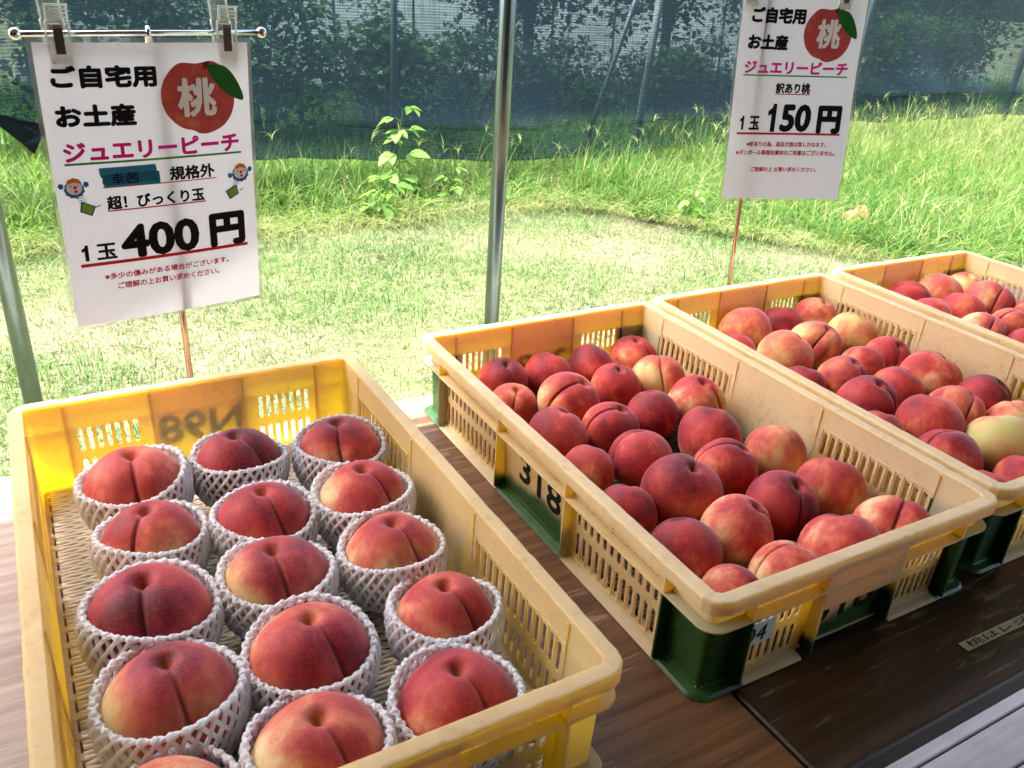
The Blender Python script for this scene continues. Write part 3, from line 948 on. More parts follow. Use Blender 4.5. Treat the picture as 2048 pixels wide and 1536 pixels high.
def net_mesh(seed):
    """cup of soft foam netting for a fruit of radius 0.05 (fruit centre at the origin)"""
    rng = np.random.default_rng(seed)
    mb = MB()
    N = 33
    def prof(t):                     # t 0 bottom .. 1 rim
        a = -math.pi / 2 + t * (math.pi * 0.60)
        if t < 0.72:
            k = t / 0.72
            ang = -1.25 + k * 1.25
            return 0.0545 * math.cos(ang), 0.0515 * math.sin(ang) + 0.0
        k = (t - 0.72) / 0.28
        return 0.0548 + 0.0012 * math.sin(k * math.pi) - 0.0012 * k * k, k * 0.0225
    amp = rng.uniform(-.06, .06, 4)
    T = np.concatenate([np.linspace(0.02, 1, 17), [1.05, 1.10, 1.15, 1.20]])
    twist = 2 * math.pi / N * 5.0
    FO = 0.0019
    def full(t):
        if t <= 1: return prof(t)
        r, z = prof(1)
        k = (t - 1) / 0.20
        if k <= 1: return r - FO * (1 - math.cos(k * math.pi)), z + FO * math.sin(k * math.pi)
        return r - 2 * FO, z - 0.003
    for s in (-1, 1):
        for k in range(N):
            a0 = 2 * math.pi * k / N + (math.pi / N if False else 0)
            wig = rng.normal(0, .012)
            pts = []
            for t in T:
                r, z = full(t)
                a = a0 + s * twist * (t - 1) + wig * math.sin(t * 9 + k)
                bulge = 1 + 0.03 * amp[0] * math.sin(2 * a) + 0.25 * amp[1] * math.sin(3 * a) * .15
                rr = r * bulge + s * 0.0006
                zz = z + 0.0035 * math.sin(2 * a + amp[2] * 40) * min(t, 1) ** 3
                pts.append((rr * math.cos(a), rr * math.sin(a), zz))
            mb.tube(pts, np.interp(T, [0, .9, 1.05, 1.2], [0.0017, 0.0019, 0.0017, 0.0015]), 6, cap=True)
    for k in range(N):
        for t_, r_ in ((1.08, .0031), (1 - 0.1, .0023), (1 - 0.3, .0022)):
            a = 2 * math.pi * k / N + (math.pi / N if t_ < 1 else 0)
            r, z = full(t_)
            bulge = 1 + 0.03 * amp[0] * math.sin(2 * a) + 0.25 * amp[1] * math.sin(3 * a) * .15
            mb.ball((r * bulge * math.cos(a), r * bulge * math.sin(a), z + 0.0035 * math.sin(2 * a + amp[2] * 40) * min(t_, 1) ** 3), r_ * rng.uniform(.9, 1.15), 7, 5)
    return mb
NETS = []
for k in range(4):
    o = net_mesh(40 + k).build("foam_net", M_FOAM, smooth=True)
    NETS.append(o.data); bpy.data.objects.remove(o)
NET_POS = ["at the left end of the back row", "in the middle of the back row", "at the right end of the back row", "at the left end of the second row", "in the middle of the second row", "at the right end of the second row",
           "at the left end of the third row", "in the middle of the third row", "at the right end of the third row", "at the left end of the fourth row", "in the middle of the fourth row", "at the right end of the fourth row",
           "in the front left corner of the yellow crate", "in the middle of the front row, yellow crate", "in the front right corner of the yellow crate"]

for n_, (k, lx, ly, r, sut, tilt, taz, red, green) in enumerate(PEACH):
    o = link(bpy.data.objects.new("peach", PM[n_ % 6]))
    zf = 0.0185 if k == 0 else 0.0128
    cx, cy, _ = wpt(k, lx, ly, 0)
    z = zf + 0.95 * r
    ta = R(taz)
    if k == 0: tilt *= -0.30
    axis = Vector((math.sin(R(tilt)) * math.cos(ta), math.sin(R(tilt)) * math.sin(ta), math.cos(R(tilt))))
    Rt = Vector((0, 0, 1)).rotation_difference(axis).to_matrix().to_4x4()
    Mx = Matrix.Translation((cx, cy, z)) @ Rt @ Matrix.Rotation(R(sut), 4, 'Z') @ Matrix.Scale(r / PR, 4)
    o.matrix_world = Mx
    pale = {7: 0.95, 9: 0.75, 0: .3, 5: .4, 8: .5, 11: .4, 13: .4}.get(n_, 0.28 * ((n_ * 37) % 10) / 10)
    o.color = (red + (-0.10 if k == 0 else 0.11), green, pale, 1)
    set_props(o, LAB[n_], "peach", GRP[k])
    if k == 0:
        q = link(bpy.data.objects.new("foam_net", NETS[n_ % 4]))
        q.location = (cx, cy, z - 0.0005)
        q.rotation_euler = (R(random.uniform(-6, 6)), R(random.uniform(-6, 6)), random.uniform(0, 6.28))
        s = r / PR
        q.scale = (s * 1.015, s * 1.015, s * 0.985)
        set_props(q, "white foam net of the peach " + NET_POS[n_], "fruit net", "white foam nets round the peaches")

# ------------------------------------------------------------------ signs
def mat_paper():
    t = NT("sign_paper")
    P = t.coord()
    n = t.noise(P, 60, 4, 0.6)
    c = t.mix(t.step(n, 0.3, 0.7), (0.87, 0.87, 0.91), (0.84, 0.84, 0.885))
    a = t.bsdf(c, 0.35, 0.0, 0.4)
    b = t.transl((0.90, 0.90, 0.94))
    return t.done(t.mixsh(0.20, a.outputs[0], b.outputs[0]))
def mat_clear(name, tint, op):
    t = NT(name)
    a = t.n("BsdfTransparent"); a.inputs[0].default_value = (*tint, 1)
    b = t.bsdf((0.88, 0.91, 0.89), 0.08, 0, 0.8)
    return t.done(t.mixsh(op, a.outputs[0], b.outputs[0]))
M_SIGN = mat_paper()
M_SLEEVE = mat_clear("clear_film", (0.92, 0.96, 0.94), 0.28)
M_CLIP = mat_clear("clear_plastic", (0.96, 0.98, 0.95), 0.13)
M_CLIPE = mat_clear("clear_plastic_edge", (0.95, 0.97, 0.94), 0.60)
M_PINK = mat_plain("pink_ink", (0.82, 0.02, 0.34), 0.5, 0.0, 0.15)
M_RED = mat_plain("red_ink", (0.62, 0.018, 0.015), 0.5, 0.0, 0.15)
M_DRED = mat_plain("dark_red_ink", (0.60, 0.010, 0.02), 0.5, 0.0, 0.15)
M_GREEN = mat_plain("green_ink", (0.06, 0.30, 0.03), 0.5, 0.0, 0.15)
M_LEAFP = mat_plain("printed_leaf", (0.012, 0.14, 0.015), 0.5, 0.0, 0.15)
M_STEMP = mat_plain("printed_stem", (0.09, 0.03, 0.015), 0.5, 0.0, 0.15)
M_WHITE = mat_plain("white_ink", (0.90, 0.90, 0.92), 0.5, 0.0, 0.15)
M_TAPE = mat_plain("blue_tape", (0.03, 0.24, 0.40), 0.4, 0.0, 0.15)
M_TAPE2 = mat_plain("blue_tape_overlap", (0.018, 0.15, 0.26), 0.4, 0.0, 0.15)
M_BLUE = mat_plain("blue_ink", (0.015, 0.17, 0.42), 0.5, 0.0, 0.15)
M_LIME = mat_plain("lime_ink", (0.28, 0.46, 0.03), 0.5, 0.0, 0.15)
M_ORANGE = mat_plain("orange_ink", (0.75, 0.22, 0.02), 0.5, 0.0, 0.15)
M_GREY = mat_plain("grey_ink", (0.25, 0.26, 0.28), 0.5, 0.0, 0.15)
def mat_pfruit():
    t = NT("printed_peach")
    n = t.noise(t.coord(), 24, 3, 0.6)
    n2 = t.noise(t.mapping(t.coord(), (300, 60, 1)), 1, 3)
    c = t.ramp(t.math('ADD', n, t.math('MULTIPLY', n2, 0.15)), [(0.40, (0.42, 0.030, 0.035)), (0.62, (0.52, 0.06, 0.045)), (0.80, (0.68, 0.20, 0.08))])
    return t.done(t.bsdf(c, 0.5).outputs[0])
M_PFRUIT = mat_pfruit()

def smooth_poly(pts, n=6):
    out = []
    P = [np.array(p, float) for p in pts]
    m = len(P)
    for i in range(m):
        p0, p1, p2, p3 = P[i - 1], P[i], P[(i + 1) % m], P[(i + 2) % m]
        for k in range(n):
            t = k / n
            out.append(tuple(0.5 * (2 * p1 + (p2 - p0) * t + (2 * p0 - 5 * p1 + 4 * p2 - p3) * t * t + (3 * p1 - p0 - 3 * p2 + p3) * t ** 3)))
    return out

def sign(Q, label, second):
    """Q: the four paper corners TL, TR, BR, BL in the world"""
    TL, TR, BR, BL = [Vector(q) for q in Q]
    X = ((TR - TL) + (BR - BL)).normalized()
    up = ((TL - BL) + (TR - BR)).normalized()
    Nn = X.cross(up).normalized(); Y = Nn.cross(X).normalized()
    w_ = ((TR - TL).length + (BR - BL).length) / 2
    h_ = ((TL - BL).length + (TR - BR).length) / 2
    org = (BL + BR) / 2
    S = empty("price_sign")
    S.matrix_world = Matrix(((X.x, Y.x, Nn.x, org.x), (X.y, Y.y, Nn.y, org.y), (X.z, Y.z, Nn.z, org.z), (0, 0, 0, 1)))
    set_props(S, label, "sign", "laminated price signs on stands")
    bend = lambda x, y: 0.0035 * math.cos(x / w_ * math.pi) * (1 if not second else -1) + 0.0015 * math.sin(y * 20)
    def pt(u, v, z=0.0):
        x, y = (u - 0.5) * w_, (1 - v) * h_
        return (x, y, bend(x, y) + z)
    def sheet(name, mat, m, z, parent, thick=0.0):
        n1, n2 = 12, 16
        V = []
        for i in range(n1 + 1):
            for j in range(n2 + 1):
                u = -m / w_ + (1 + 2 * m / w_) * i / n1; v = -m / h_ + (1 + 2 * m / h_) * j / n2
                V.append(pt(u, v, z))
        F = [(i * (n2 + 1) + j, i * (n2 + 1) + j + 1, (i + 1) * (n2 + 1) + j + 1, (i + 1) * (n2 + 1) + j) for i in range(n1) for j in range(n2)]
        return mk(name, V, F, mat, parent, smooth=True)
    sheet("paper", M_SIGN, 0, 0, S)
    sheet("clear_sleeve", M_SLEEVE, 0.005, -0.0006, S)
    def flat(mb, V, z, F=None):
        P = [(x, y, bend(x, y) + z) for x, y in V]
        mb.add(P, F or [tuple(range(len(P)))])
    def txt(mb, s, u0, v0, u1, v1, off, z=0.0007, shear=0.0):
        V, F = text_data(s, 0.0, shear)
        b = off * (v1 - v0) * h_             # stroke thickening, in metres
        bu, bv = b / w_, b / h_
        lo, hi = V.min(0), V.max(0)
        U = u0 + bu + (V[:, 0] - lo[0]) / (hi[0] - lo[0]) * (u1 - u0 - 2 * bu)
        W = v1 - bv - (V[:, 1] - lo[1]) / (hi[1] - lo[1]) * (v1 - v0 - 2 * bv)
        shifts = [(0, 0)] if b == 0 else [(math.cos(k * math.pi / 4), math.sin(k * math.pi / 4)) for k in range(8)]
        for k, (a, c) in enumerate(shifts):
            mb.add([pt(p + a * bu, q + c * bv, z + k * 0.000012) for p, q in zip(U, W)], F)
    def one(mb, u0, v0, u1, v1, z=0.0007):
        pts = [(0.36, 0), (0.80, 0), (0.84, 1), (0.50, 1), (0.42, .86), (0.04, .74), (0.04, .57), (0.38, .63)]
        mb.add([pt(u0 + a * (u1 - u0), v1 - c * (v1 - v0), z) for a, c in pts], [(0, 1, 2, 7), (2, 3, 4, 7), (4, 5, 6, 7)])
    def line(mb, u0, u1, v, t, z=0.00065, v2=None):
        v2 = v if v2 is None else v2
        n = 8
        V, F = [], []
        for i in range(n + 1):
            u = u0 + (u1 - u0) * i / n; vv = v + (v2 - v) * i / n
            V += [pt(u, vv - t / 2, z), pt(u, vv + t / 2, z)]
        F = [(2 * i, 2 * i + 1, 2 * i + 3, 2 * i + 2) for i in range(n)]
        mb.add(V, F)
    blk, red, pnk, grn, rl, unit, num, yen, grd = [MB() for _ in range(9)]
    if not second:
        txt(blk, "ご自宅用", 0.054, 0.070, 0.527, 0.145, 0.055)
        txt(blk, "お土産", 0.050, 0.196, 0.412, 0.273, 0.055)
        txt(pnk, "ジュエリーピーチ", 0.060, 0.320, 0.927, 0.388, 0.045)
        line(grn, 0.058, 0.936, 0.3945, 0.0075)
        txt(grd, "規格外", 0.543, 0.426, 0.781, 0.478, 0.04)
        line(rl, 0.214, 0.788, 0.4825, 0.004)
        txt(grd, "超！びっくり玉", 0.221, 0.513, 0.715, 0.564, 0.04)
        line(rl, 0.222, 0.719, 0.567, 0.005)
        one(unit, 0.068, 0.684, 0.110, 0.744)
        txt(unit, "玉", 0.139, 0.684, 0.237, 0.745, 0.038)
        txt(num, "400", 0.261, 0.624, 0.668, 0.755, 0.055)
        txt(yen, "円", 0.726, 0.620, 0.929, 0.757, 0.06)
        line(rl, 0.058, 0.939, 0.7605, 0.0125)
        txt(red, "※多少の傷みがある場合がございます。", 0.162, 0.800, 0.823, 0.826, 0.028)
        txt(red, "ご理解の上お買い求めください。", 0.220, 0.841, 0.764, 0.868, 0.028)
        fc = (0.727, 0.187, 0.188, 0.128)
        momo = (0.618, 0.117, 0.818, 0.254)
    else:
        txt(blk, "ご自宅用", 0.080, 0.073, 0.520, 0.148, 0.055)
        txt(blk, "お土産", 0.073, 0.197, 0.404, 0.270, 0.055)
        txt(pnk, "ジュエリーピーチ", 0.067, 0.319, 0.922, 0.381, 0.045)
        line(grn, 0.064, 0.928, 0.3885, 0.0065)
        txt(grd, "訳あり桃", 0.349, 0.421, 0.637, 0.474, 0.04)
        line(rl, 0.347, 0.640, 0.4765, 0.0045)
        one(unit, 0.076, 0.584, 0.118, 0.652)
        txt(unit, "玉", 0.155, 0.584, 0.243, 0.652, 0.038)
        one(num, 0.306, 0.523, 0.392, 0.661); txt(num, "50", 0.414, 0.523, 0.674, 0.661, 0.055, shear=0.05)
        txt(yen, "円", 0.726, 0.527, 0.927, 0.667, 0.06)
        line(rl, 0.060, 0.932, 0.6700, 0.0105)
        txt(red, "※訳ありの為、返品交換は致しかねます。", 0.155, 0.709, 0.831, 0.735, 0.032)
        txt(red, "※ダンボール等梱包資材のご用意はございません。", 0.072, 0.751, 0.916, 0.778, 0.032)
        txt(red, "ご理解の上 お買い求めください。", 0.213, 0.837, 0.777, 0.862, 0.032)
        fc = (0.716, 0.192, 0.194, 0.126)
        momo = (0.628, 0.120, 0.821, 0.257)
    blk.build("heading_lettering", M_BLACK, S); grd.build("grade_lettering", M_BLACK, S); unit.build("unit_lettering", M_BLACK, S)
    num.build("price_number", M_BLACK, S); yen.build("currency_lettering", M_BLACK, S)
    pnk.build("pink_lettering", M_PINK, S)
    red.build("red_lettering", M_DRED, S)
    grn.build("green_underline", M_GREEN, S)
    rl.build("red_underline", M_RED, S)
    # printed peach
    cu, cv, ru, rv = fc
    prof = [(0.0, -0.92), (0.45, -0.97), (0.83, -0.66), (1.0, -0.1), (0.93, 0.42), (0.66, 0.80), (0.25, 0.99), (-0.03, 0.99), (-0.20, 0.90), (-0.55, 0.78), (-0.88, 0.42), (-1.0, -0.05), (-0.88, -0.52), (-0.5, -0.92)]
    fm_ = MB()
    ring = smooth_poly(prof)
    P = [pt(cu + a * ru, cv + b * rv, 0.0007) for a, b in ring]
    fm_.add([pt(cu, cv, 0.0007)] + P, [(0, 1 + (i + 1) % len(P), 1 + i) for i in range(len(P))])
    pp = fm_.build("peach_picture", M_PFRUIT, S)
    m2 = MB(); txt(m2, "桃", *momo, 0.035, 0.0013); m2.build("lettering", M_WHITE, pp)
    lf = MB()
    leaf = smooth_poly([(cu + .052, cv - .108), (cu + .14, cv - .108), (cu + .205, cv - .058), (cu + .238, cv + .012), (cu + .17, cv - .002), (cu + .10, cv - .045)])
    P = [pt(a, b, 0.0012) for a, b in leaf]
    lf.add([pt(cu + .14, cv - .06, 0.0012)] + P, [(0, 1 + (i + 1) % len(P), 1 + i) for i in range(len(P))])
    lo = lf.build("printed_leaf", M_LEAFP, pp)
    st = MB()
    line(st, cu + 0.035, cu + 0.062, cv - 0.108, 0.022, 0.0016, cv - 0.116)
    st.build("printed_stem", M_STEMP, pp)
    if not second:
        tp = MB()
        tp.add([pt(a, b, 0.0009) for a, b in ((.206, .413), (.476, .411), (.482, .428), (.479, .434), (.493, .438), (.493, .484), (.222, .481), (.213, .462), (.218, .452), (.208, .440))], [tuple(range(9, -1, -1))])
        tpo = tp.build("blue_tape", M_TAPE, S)
        tq = MB(); tq.add([pt(a, b, 0.0011) for a, b in ((.213, .438), (.479, .434), (.488, .440), (.490, .474), (.40, .470), (.33, .476), (.224, .474))], [tuple(range(6, -1, -1))])
        tq.build("tape_overlap", M_TAPE2, tpo)
        hw = MB(); txt(hw, "幸茜", 0.257, 0.434, 0.388, 0.474, 0.002, 0.0014); hw.build("handwriting", M_BLACK, tpo)
        for (hx, hy, bx, by, fl) in ((0.083, 0.475, 0.128, 0.552, 1), (0.922, 0.472, 0.872, 0.545, -1)):
            tm = empty("toy_picture"); tm.parent = S
            def disc(a, b, ra, rb, z, mat, name, n=18, jag=0):
                mb = MB()
                P = []
                for i in range(n):
                    an = 2 * math.pi * i / n
                    k = 1 + (jag * (1 if i % 2 else -1))
                    P.append(pt(a + ra * k * math.cos(an), b + rb * k * math.sin(an), z))
                mb.add([pt(a, b, z)] + P, [(0, 1 + (i + 1) % n, 1 + i) for i in range(n)])
                return mb.build(name, mat, tm)
            disc(hx, hy + .006, .046, .030, .0008, M_BLUE, "collar", 22, .06)
            disc(hx - .058, hy - .008 * fl, .013, .010, .0008, M_BLUE, "mitten", 10, .1)
            disc(hx + .056, hy - .010, .013, .010, .0008, M_BLUE, "mitten", 10, .1)
            disc(hx, hy, .036, .0235, .0011, M_WHITE, "face")
            disc(hx + .004, hy - .002, .008, .0055, .0014, M_RED, "nose", 12)
            disc(hx + .006, hy + .012, .008, .006, .0014, M_PINK, "tongue", 10)
            cap = MB()
            cap.add([pt(a, b, .0015) for a, b in ((hx - .036, hy - .012), (hx - .026, hy - .028), (hx, hy - .036), (hx + .026, hy - .030), (hx + .038, hy - .014), (hx, hy - .020))], [(0, 5, 4, 3, 2, 1)])
            cap.build("cap", M_ORANGE, tm)
            eye = MB()
            line(eye, hx - .020, hx - .009, hy - .006, .0022, .0014); line(eye, hx + .014, hx + .024, hy - .008, .0022, .0014)
            eye.build("eye", M_BLACK, tm)
            spr = MB()
            for i in range(5):
                k = i / 4
                line(spr, hx + (bx - hx) * (.45 + .3 * k) - .017, hx + (bx - hx) * (.45 + .3 * k) + .017, hy + .030 + (by - hy - .045) * k, .0026, .0009, hy + .027 + (by - hy - .045) * k)
            spr.build("spring", M_GREY, tm)
            for (sc_, z, mat, nm) in ((1.0, .0010, M_BLUE, "box_edge"), (.74, .0013, M_LIME, "box_front")):
                bxm = MB()
                cs, sn = math.cos(.45 * fl), math.sin(.45 * fl)
                quad = [(-.036, -.020), (.036, -.020), (.030, .020), (-.030, .020)]
                P = [pt(bx + (a * cs - b * sn * 1.0) * sc_, by + (a * sn * .7 + b * cs) * sc_, z) for a, b in quad]
                bxm.add(P, [(3, 2, 1, 0)])
                bxm.build(nm, mat, tm)
            ck = MB(); line(ck, bx + .040, bx + .062, by - .004, .0045, .0011, by - .010); ck.build("crank", M_GREY, tm)
    return S, X, Y, Nn, w_, h_

S1 = ((0.0947, -0.0175, 0.5355), (0.3203, 0.0176, 0.5357), (0.3172, 0.0395, 0.2136), (0.0916, 0.0045, 0.2134))
cx2, zb, yaw, rol, sw, sh_, til = 1.2689, 0.2821, -0.3776, 0.0208, 0.2236, 0.3435, 0.1068
def s2pt(u, v):
    P, Z = (u - .5) * sw, v * sh_
    p2 = P * math.cos(rol) - Z * math.sin(rol); z2 = P * math.sin(rol) + Z * math.cos(rol)
    return (cx2 + p2 * math.cos(yaw), .03 + p2 * math.sin(yaw) + z2 * math.sin(til), zb + z2)
S2 = (s2pt(0, 1), s2pt(1, 1), s2pt(1, 0), s2pt(0, 0))
sg1 = sign(S1, "white laminated sign priced 400 yen with blue tape and toy pictures", False)
sg2 = sign(S2, "white laminated sign priced 150 yen without any blue tape", True)

def stand(base, bar_c, X, half, label):
    st = empty("sign_stand", base)
    set_props(st, label, "sign stand", "chrome stands holding the price signs")
    b0 = Vector(base); bc = Vector(bar_c) - b0
    p = MB(); p.tube([(0, 0, 0.005), tuple(bc * 0.5), tuple(bc - Vector((0, 0, 0.0005)))], 0.0038, 14)
    p.build("pole", M_STICK, st, smooth=True)
    f = MB(); f.lathe([(0.019, 0.0), (0.019, 0.003), (0.010, 0.006), (0.005, 0.008), (0.0045, 0.016)], 20)
    f.build("foot", M_CHROME, st)
    c = MB(); c.tube([tuple(bc - X * half), tuple(bc), tuple(bc + X * half)], 0.0030, 14)
    cb = c.build("crossbar", M_CHROME, st, smooth=True)
    for s in (-1, 1):
        k = MB(); k.ball(tuple(bc + X * (half * s)), 0.0062, 14, 10); k.build("knob", M_CHROME, cb, smooth=True)
    g = MB(); q = bc
    g.tube([tuple(q + Vector((0, 0.0, -0.012))), tuple(q + Vector((0, -0.004, 0.001))), tuple(q + Vector((0, 0, 0.0065)))], 0.0026, 8)
    g.build("hook", M_CHROME, st, smooth=True)
    return st

def clip(pos, X, label, rz):
    """clear plastic grip: two arched jaws, two ribbed handles, steel spring"""
    c = empty("sign_clip")
    Xv = X.normalized(); Zv = Vector((0, 0, 1)); Yv = Zv.cross(Xv).normalized()
    M = Matrix(((Xv.x, Yv.x, 0, pos[0]), (Xv.y, Yv.y, 0, pos[1]), (Xv.z, Yv.z, 1, pos[2]), (0, 0, 0, 1)))
    c.matrix_world = M @ Matrix.Rotation(rz, 4, 'Y') @ Matrix.Scale(1.2, 4)
    set_props(c, label, "clip", "clear clips holding the signs")
    def blade(sgn, ytop, zt):
        b = MB()
        prof = [(-0.0215, sgn * 0.0014), (-0.0195, sgn * 0.0030), (-0.004, sgn * 0.0050), (0.008, sgn * 0.0058), (0.016, sgn * 0.0075 + ytop * .4), (zt, sgn * 0.010 + ytop)]
        wds = [0.0074, 0.0088, 0.0092, 0.0092, 0.0084, 0.0094]
        for (z0, y0), (z1, y1), w0, w1 in zip(prof[:-1], prof[1:], wds[:-1], wds[1:]):
            V = []
            for z, y, ww in ((z0, y0, w0), (z1, y1, w1)):
                V += [(-ww, y - .0009, z), (ww, y - .0009, z), (ww, y + .0009, z), (-ww, y + .0009, z)]
            b.add(V, [(0, 1, 5, 4), (1, 2, 6, 5), (2, 3, 7, 6), (3, 0, 4, 7), (0, 3, 2, 1), (4, 5, 6, 7)])
        e = MB()
        for xs_ in (-1, 1):                       # thickened side rails
            for (z0, y0), (z1, y1), w0 in zip(prof[:-1], prof[1:], wds[:-1]):
                e.tube([(xs_ * w0, y0, z0), (xs_ * w0, y1, z1)], 0.0010, 6)
        for j_ in (0, -1):
            e.tube([(-wds[j_], prof[j_][1], prof[j_][0]), (wds[j_], prof[j_][1], prof[j_][0])], 0.0010, 6)
        for k in range(3):
            e.box(-0.006, 0.006, sgn * 0.0105 + ytop - .0018 - .002, sgn * 0.0105 + ytop - .0003 - .002, zt - 0.004 - k * .003, zt - 0.0028 - k * .003)
        jw = b.build("jaw", M_CLIP, c); e.build("rail", M_CLIPE, jw, smooth=True)
    pd = MB(); pd.box(-0.0078, 0.0078, -0.0046, -0.0032, -0.0190, -0.0110)
    pd.build("grip_pad", mat_clear("frosted_plastic", (0.95, 0.95, 0.88), 0.6), c)
    blade(-1, -0.003, 0.029)
    blade(1, 0.004, 0.045)
    s = MB()
    s.box(-0.0038, 0.0038, -0.0074, -0.0064, -0.011, 0.013)
    s.box(-0.0038, 0.0038, 0.0066, 0.0076, -0.006, 0.013)
    s.box(-0.0038, 0.0038, -0.0064, 0.0066, 0.0122, 0.0131)
    s.build("spring", M_CLIPSPRING, c)

TL1, TR1 = Vector(S1[0]), Vector(S1[1])
X1 = ((TR1 - TL1).normalized() + Vector((0, 0, 0.012))).normalized()
bar1 = (TL1 + TR1) / 2 + Vector((0.004, 0.009, 0.0085))
stand((0.2155, 0.036, 0.0005), tuple(bar1), X1, 0.131, "chrome T-shaped stand behind the 400 yen sign")
clip(tuple(bar1 - X1 * 0.0925 + Vector((0, -0.002, -0.006))), X1, "clear clip at the upper left corner of the 400 yen sign", 0.0)
clip(tuple(bar1 + X1 * 0.0855 + Vector((0, -0.002, -0.006))), X1, "clear clip at the upper right corner of the 400 yen sign", 0.02)
tl2, tr2 = Vector(S2[0]), Vector(S2[1])
X2 = (tr2 - tl2).normalized()
off2 = Vector((0.0, 0.006, 0.006))
stand((1.203, 0.0475, 0.0005), tuple(tl2 + X2 * 0.062 + off2), X2, 0.130, "chrome stand behind the 150 yen sign")
q = tl2 + X2 * 0.030 + Vector((0, 0.004, -0.002)); clip(tuple(q), X2, "clear clip at the upper left corner of the 150 yen sign", 0.0)
q = tr2 - X2 * 0.026 + Vector((0, 0.004, -0.002)); clip(tuple(q), X2, "clear clip at the upper right corner of the 150 yen sign", 0.0)

# paper strip stuck on the table
st = empty("paper_strip", (1.06, -0.720, 0.0008), R(-1.5))
set_props(st, "narrow beige paper strip with handwriting stuck near the table's front edge", "note")
b = MB(); b.box(-0.197, 0.19, -0.0062, 0.0062, 0.0, 0.0006)
b.build("strip", mat_plain("beige_paper", (0.42, 0.42, 0.25), 0.6), st)
b = MB(); text_fit(b, "桃はレジまでお持ちください", -0.190, -0.0046, 0.150, 0.0046, 0.0010, None, 0.004)
b.build("handwriting", M_BLACK, st)

# ------------------------------------------------------------------ grass
def mat_leaf(name, stops, tr=0.45, rough=0.5, attr="tint", trc=None):
    t = NT(name)
    a = t.n("Attribute"); a.attribute_name = attr
    c = t.ramp(a.outputs["Fac"], stops)
    g = t.mix(0.5, c, tuple(trc or (0.30, 0.48, 0.04)), 'MIX')
    x = t.bsdf(c, rough, 0, 0.35)
    return t.done(t.mixsh(tr, x.outputs[0], t.transl(g).outputs[0]))
M_LAWN = mat_leaf("mown_grass", [(0.0, (0.24, 0.20, 0.14)), (0.24, (0.31, 0.285, 0.20)), (0.42, (0.185, 0.265, 0.105)), (0.75, (0.105, 0.22, 0.055)), (1.0, (0.055, 0.16, 0.032))], 0.35, trc=(0.21, 0.33, 0.05))
M_TALL = mat_leaf("long_grass", [(0.0, (0.38, 0.34, 0.19)), (0.14, (0.30, 0.34, 0.12)), (0.45, (0.11, 0.235, 0.045)), (0.8, (0.05, 0.17, 0.025)), (1.0, (0.025, 0.10, 0.018))], 0.45, trc=(0.22, 0.40, 0.05))

def blades(base, h, az, lean, wd, tint, segs=3):
    n = len(base)
    ts = np.linspace(0, 1, segs + 1)
    d = np.stack([np.cos(az), np.sin(az), np.zeros(n)], 1)
    s = np.stack([-np.sin(az), np.cos(az), np.zeros(n)], 1)
    tw = RNG.uniform(-1.2, 1.2, n)
    s = s * np.cos(tw)[:, None] + d * np.sin(tw)[:, None]
    V = np.empty((n, segs + 1, 2, 3))
    for k, t in enumerate(ts):
        p = base + d * (h * lean * t ** 1.7)[:, None]
        p[:, 2] += h * (t - 0.55 * np.clip(lean, 0, 1.3) * t ** 2.2)
        wv = (wd * (1 - t ** 1.6) * 0.5 + 0.0002)[:, None]
        V[:, k, 0] = p - s * wv
        V[:, k, 1] = p + s * wv
    V = V.reshape(-1, 3)
    b = (np.arange(n) * (segs + 1) * 2)[:, None] + (np.arange(segs) * 2)[None]
    F = np.stack([b, b + 1, b + 3, b + 2], -1).reshape(-1, 4)
    return V, F, np.repeat(tint, (segs + 1) * 2)

def grass_obj(name, parts, mat):
    Vs, Fs, Ts, o = [], [], [], 0
    for V, F, T in parts:
        Vs.append(V); Fs.append(F + o); Ts.append(T); o += len(V)
    ob = mk(name, np.concatenate(Vs), np.concatenate(Fs), mat)
    a = ob.data.attributes.new("tint", 'FLOAT', 'POINT')
    a.data.foreach_set("value", np.concatenate(Ts).astype(np.float32))
    return set_props(ob, kind="stuff")

def field(x, y, seed):
    return (np.sin(x * 2.3 + seed) * np.sin(y * 2.9 + seed * 2) + 0.7 * np.sin(x * 5.1 + 1.3 * y + seed * 3) * np.sin(y * 6.3 - x + seed) + 0.4 * np.sin(x * 13 + seed) * np.sin(y * 15 + seed)) / 2.1

def bound(x):                       # front edge of the long grass
    return np.where(x < 3.15, 3.42 + 0.06 * np.sin(x * 3.1) + 0.04 * np.sin(x * 9), np.maximum(3.42 - (x - 3.15) * 1.5, 1.55 + 0.15 * np.sin(x * 2)))

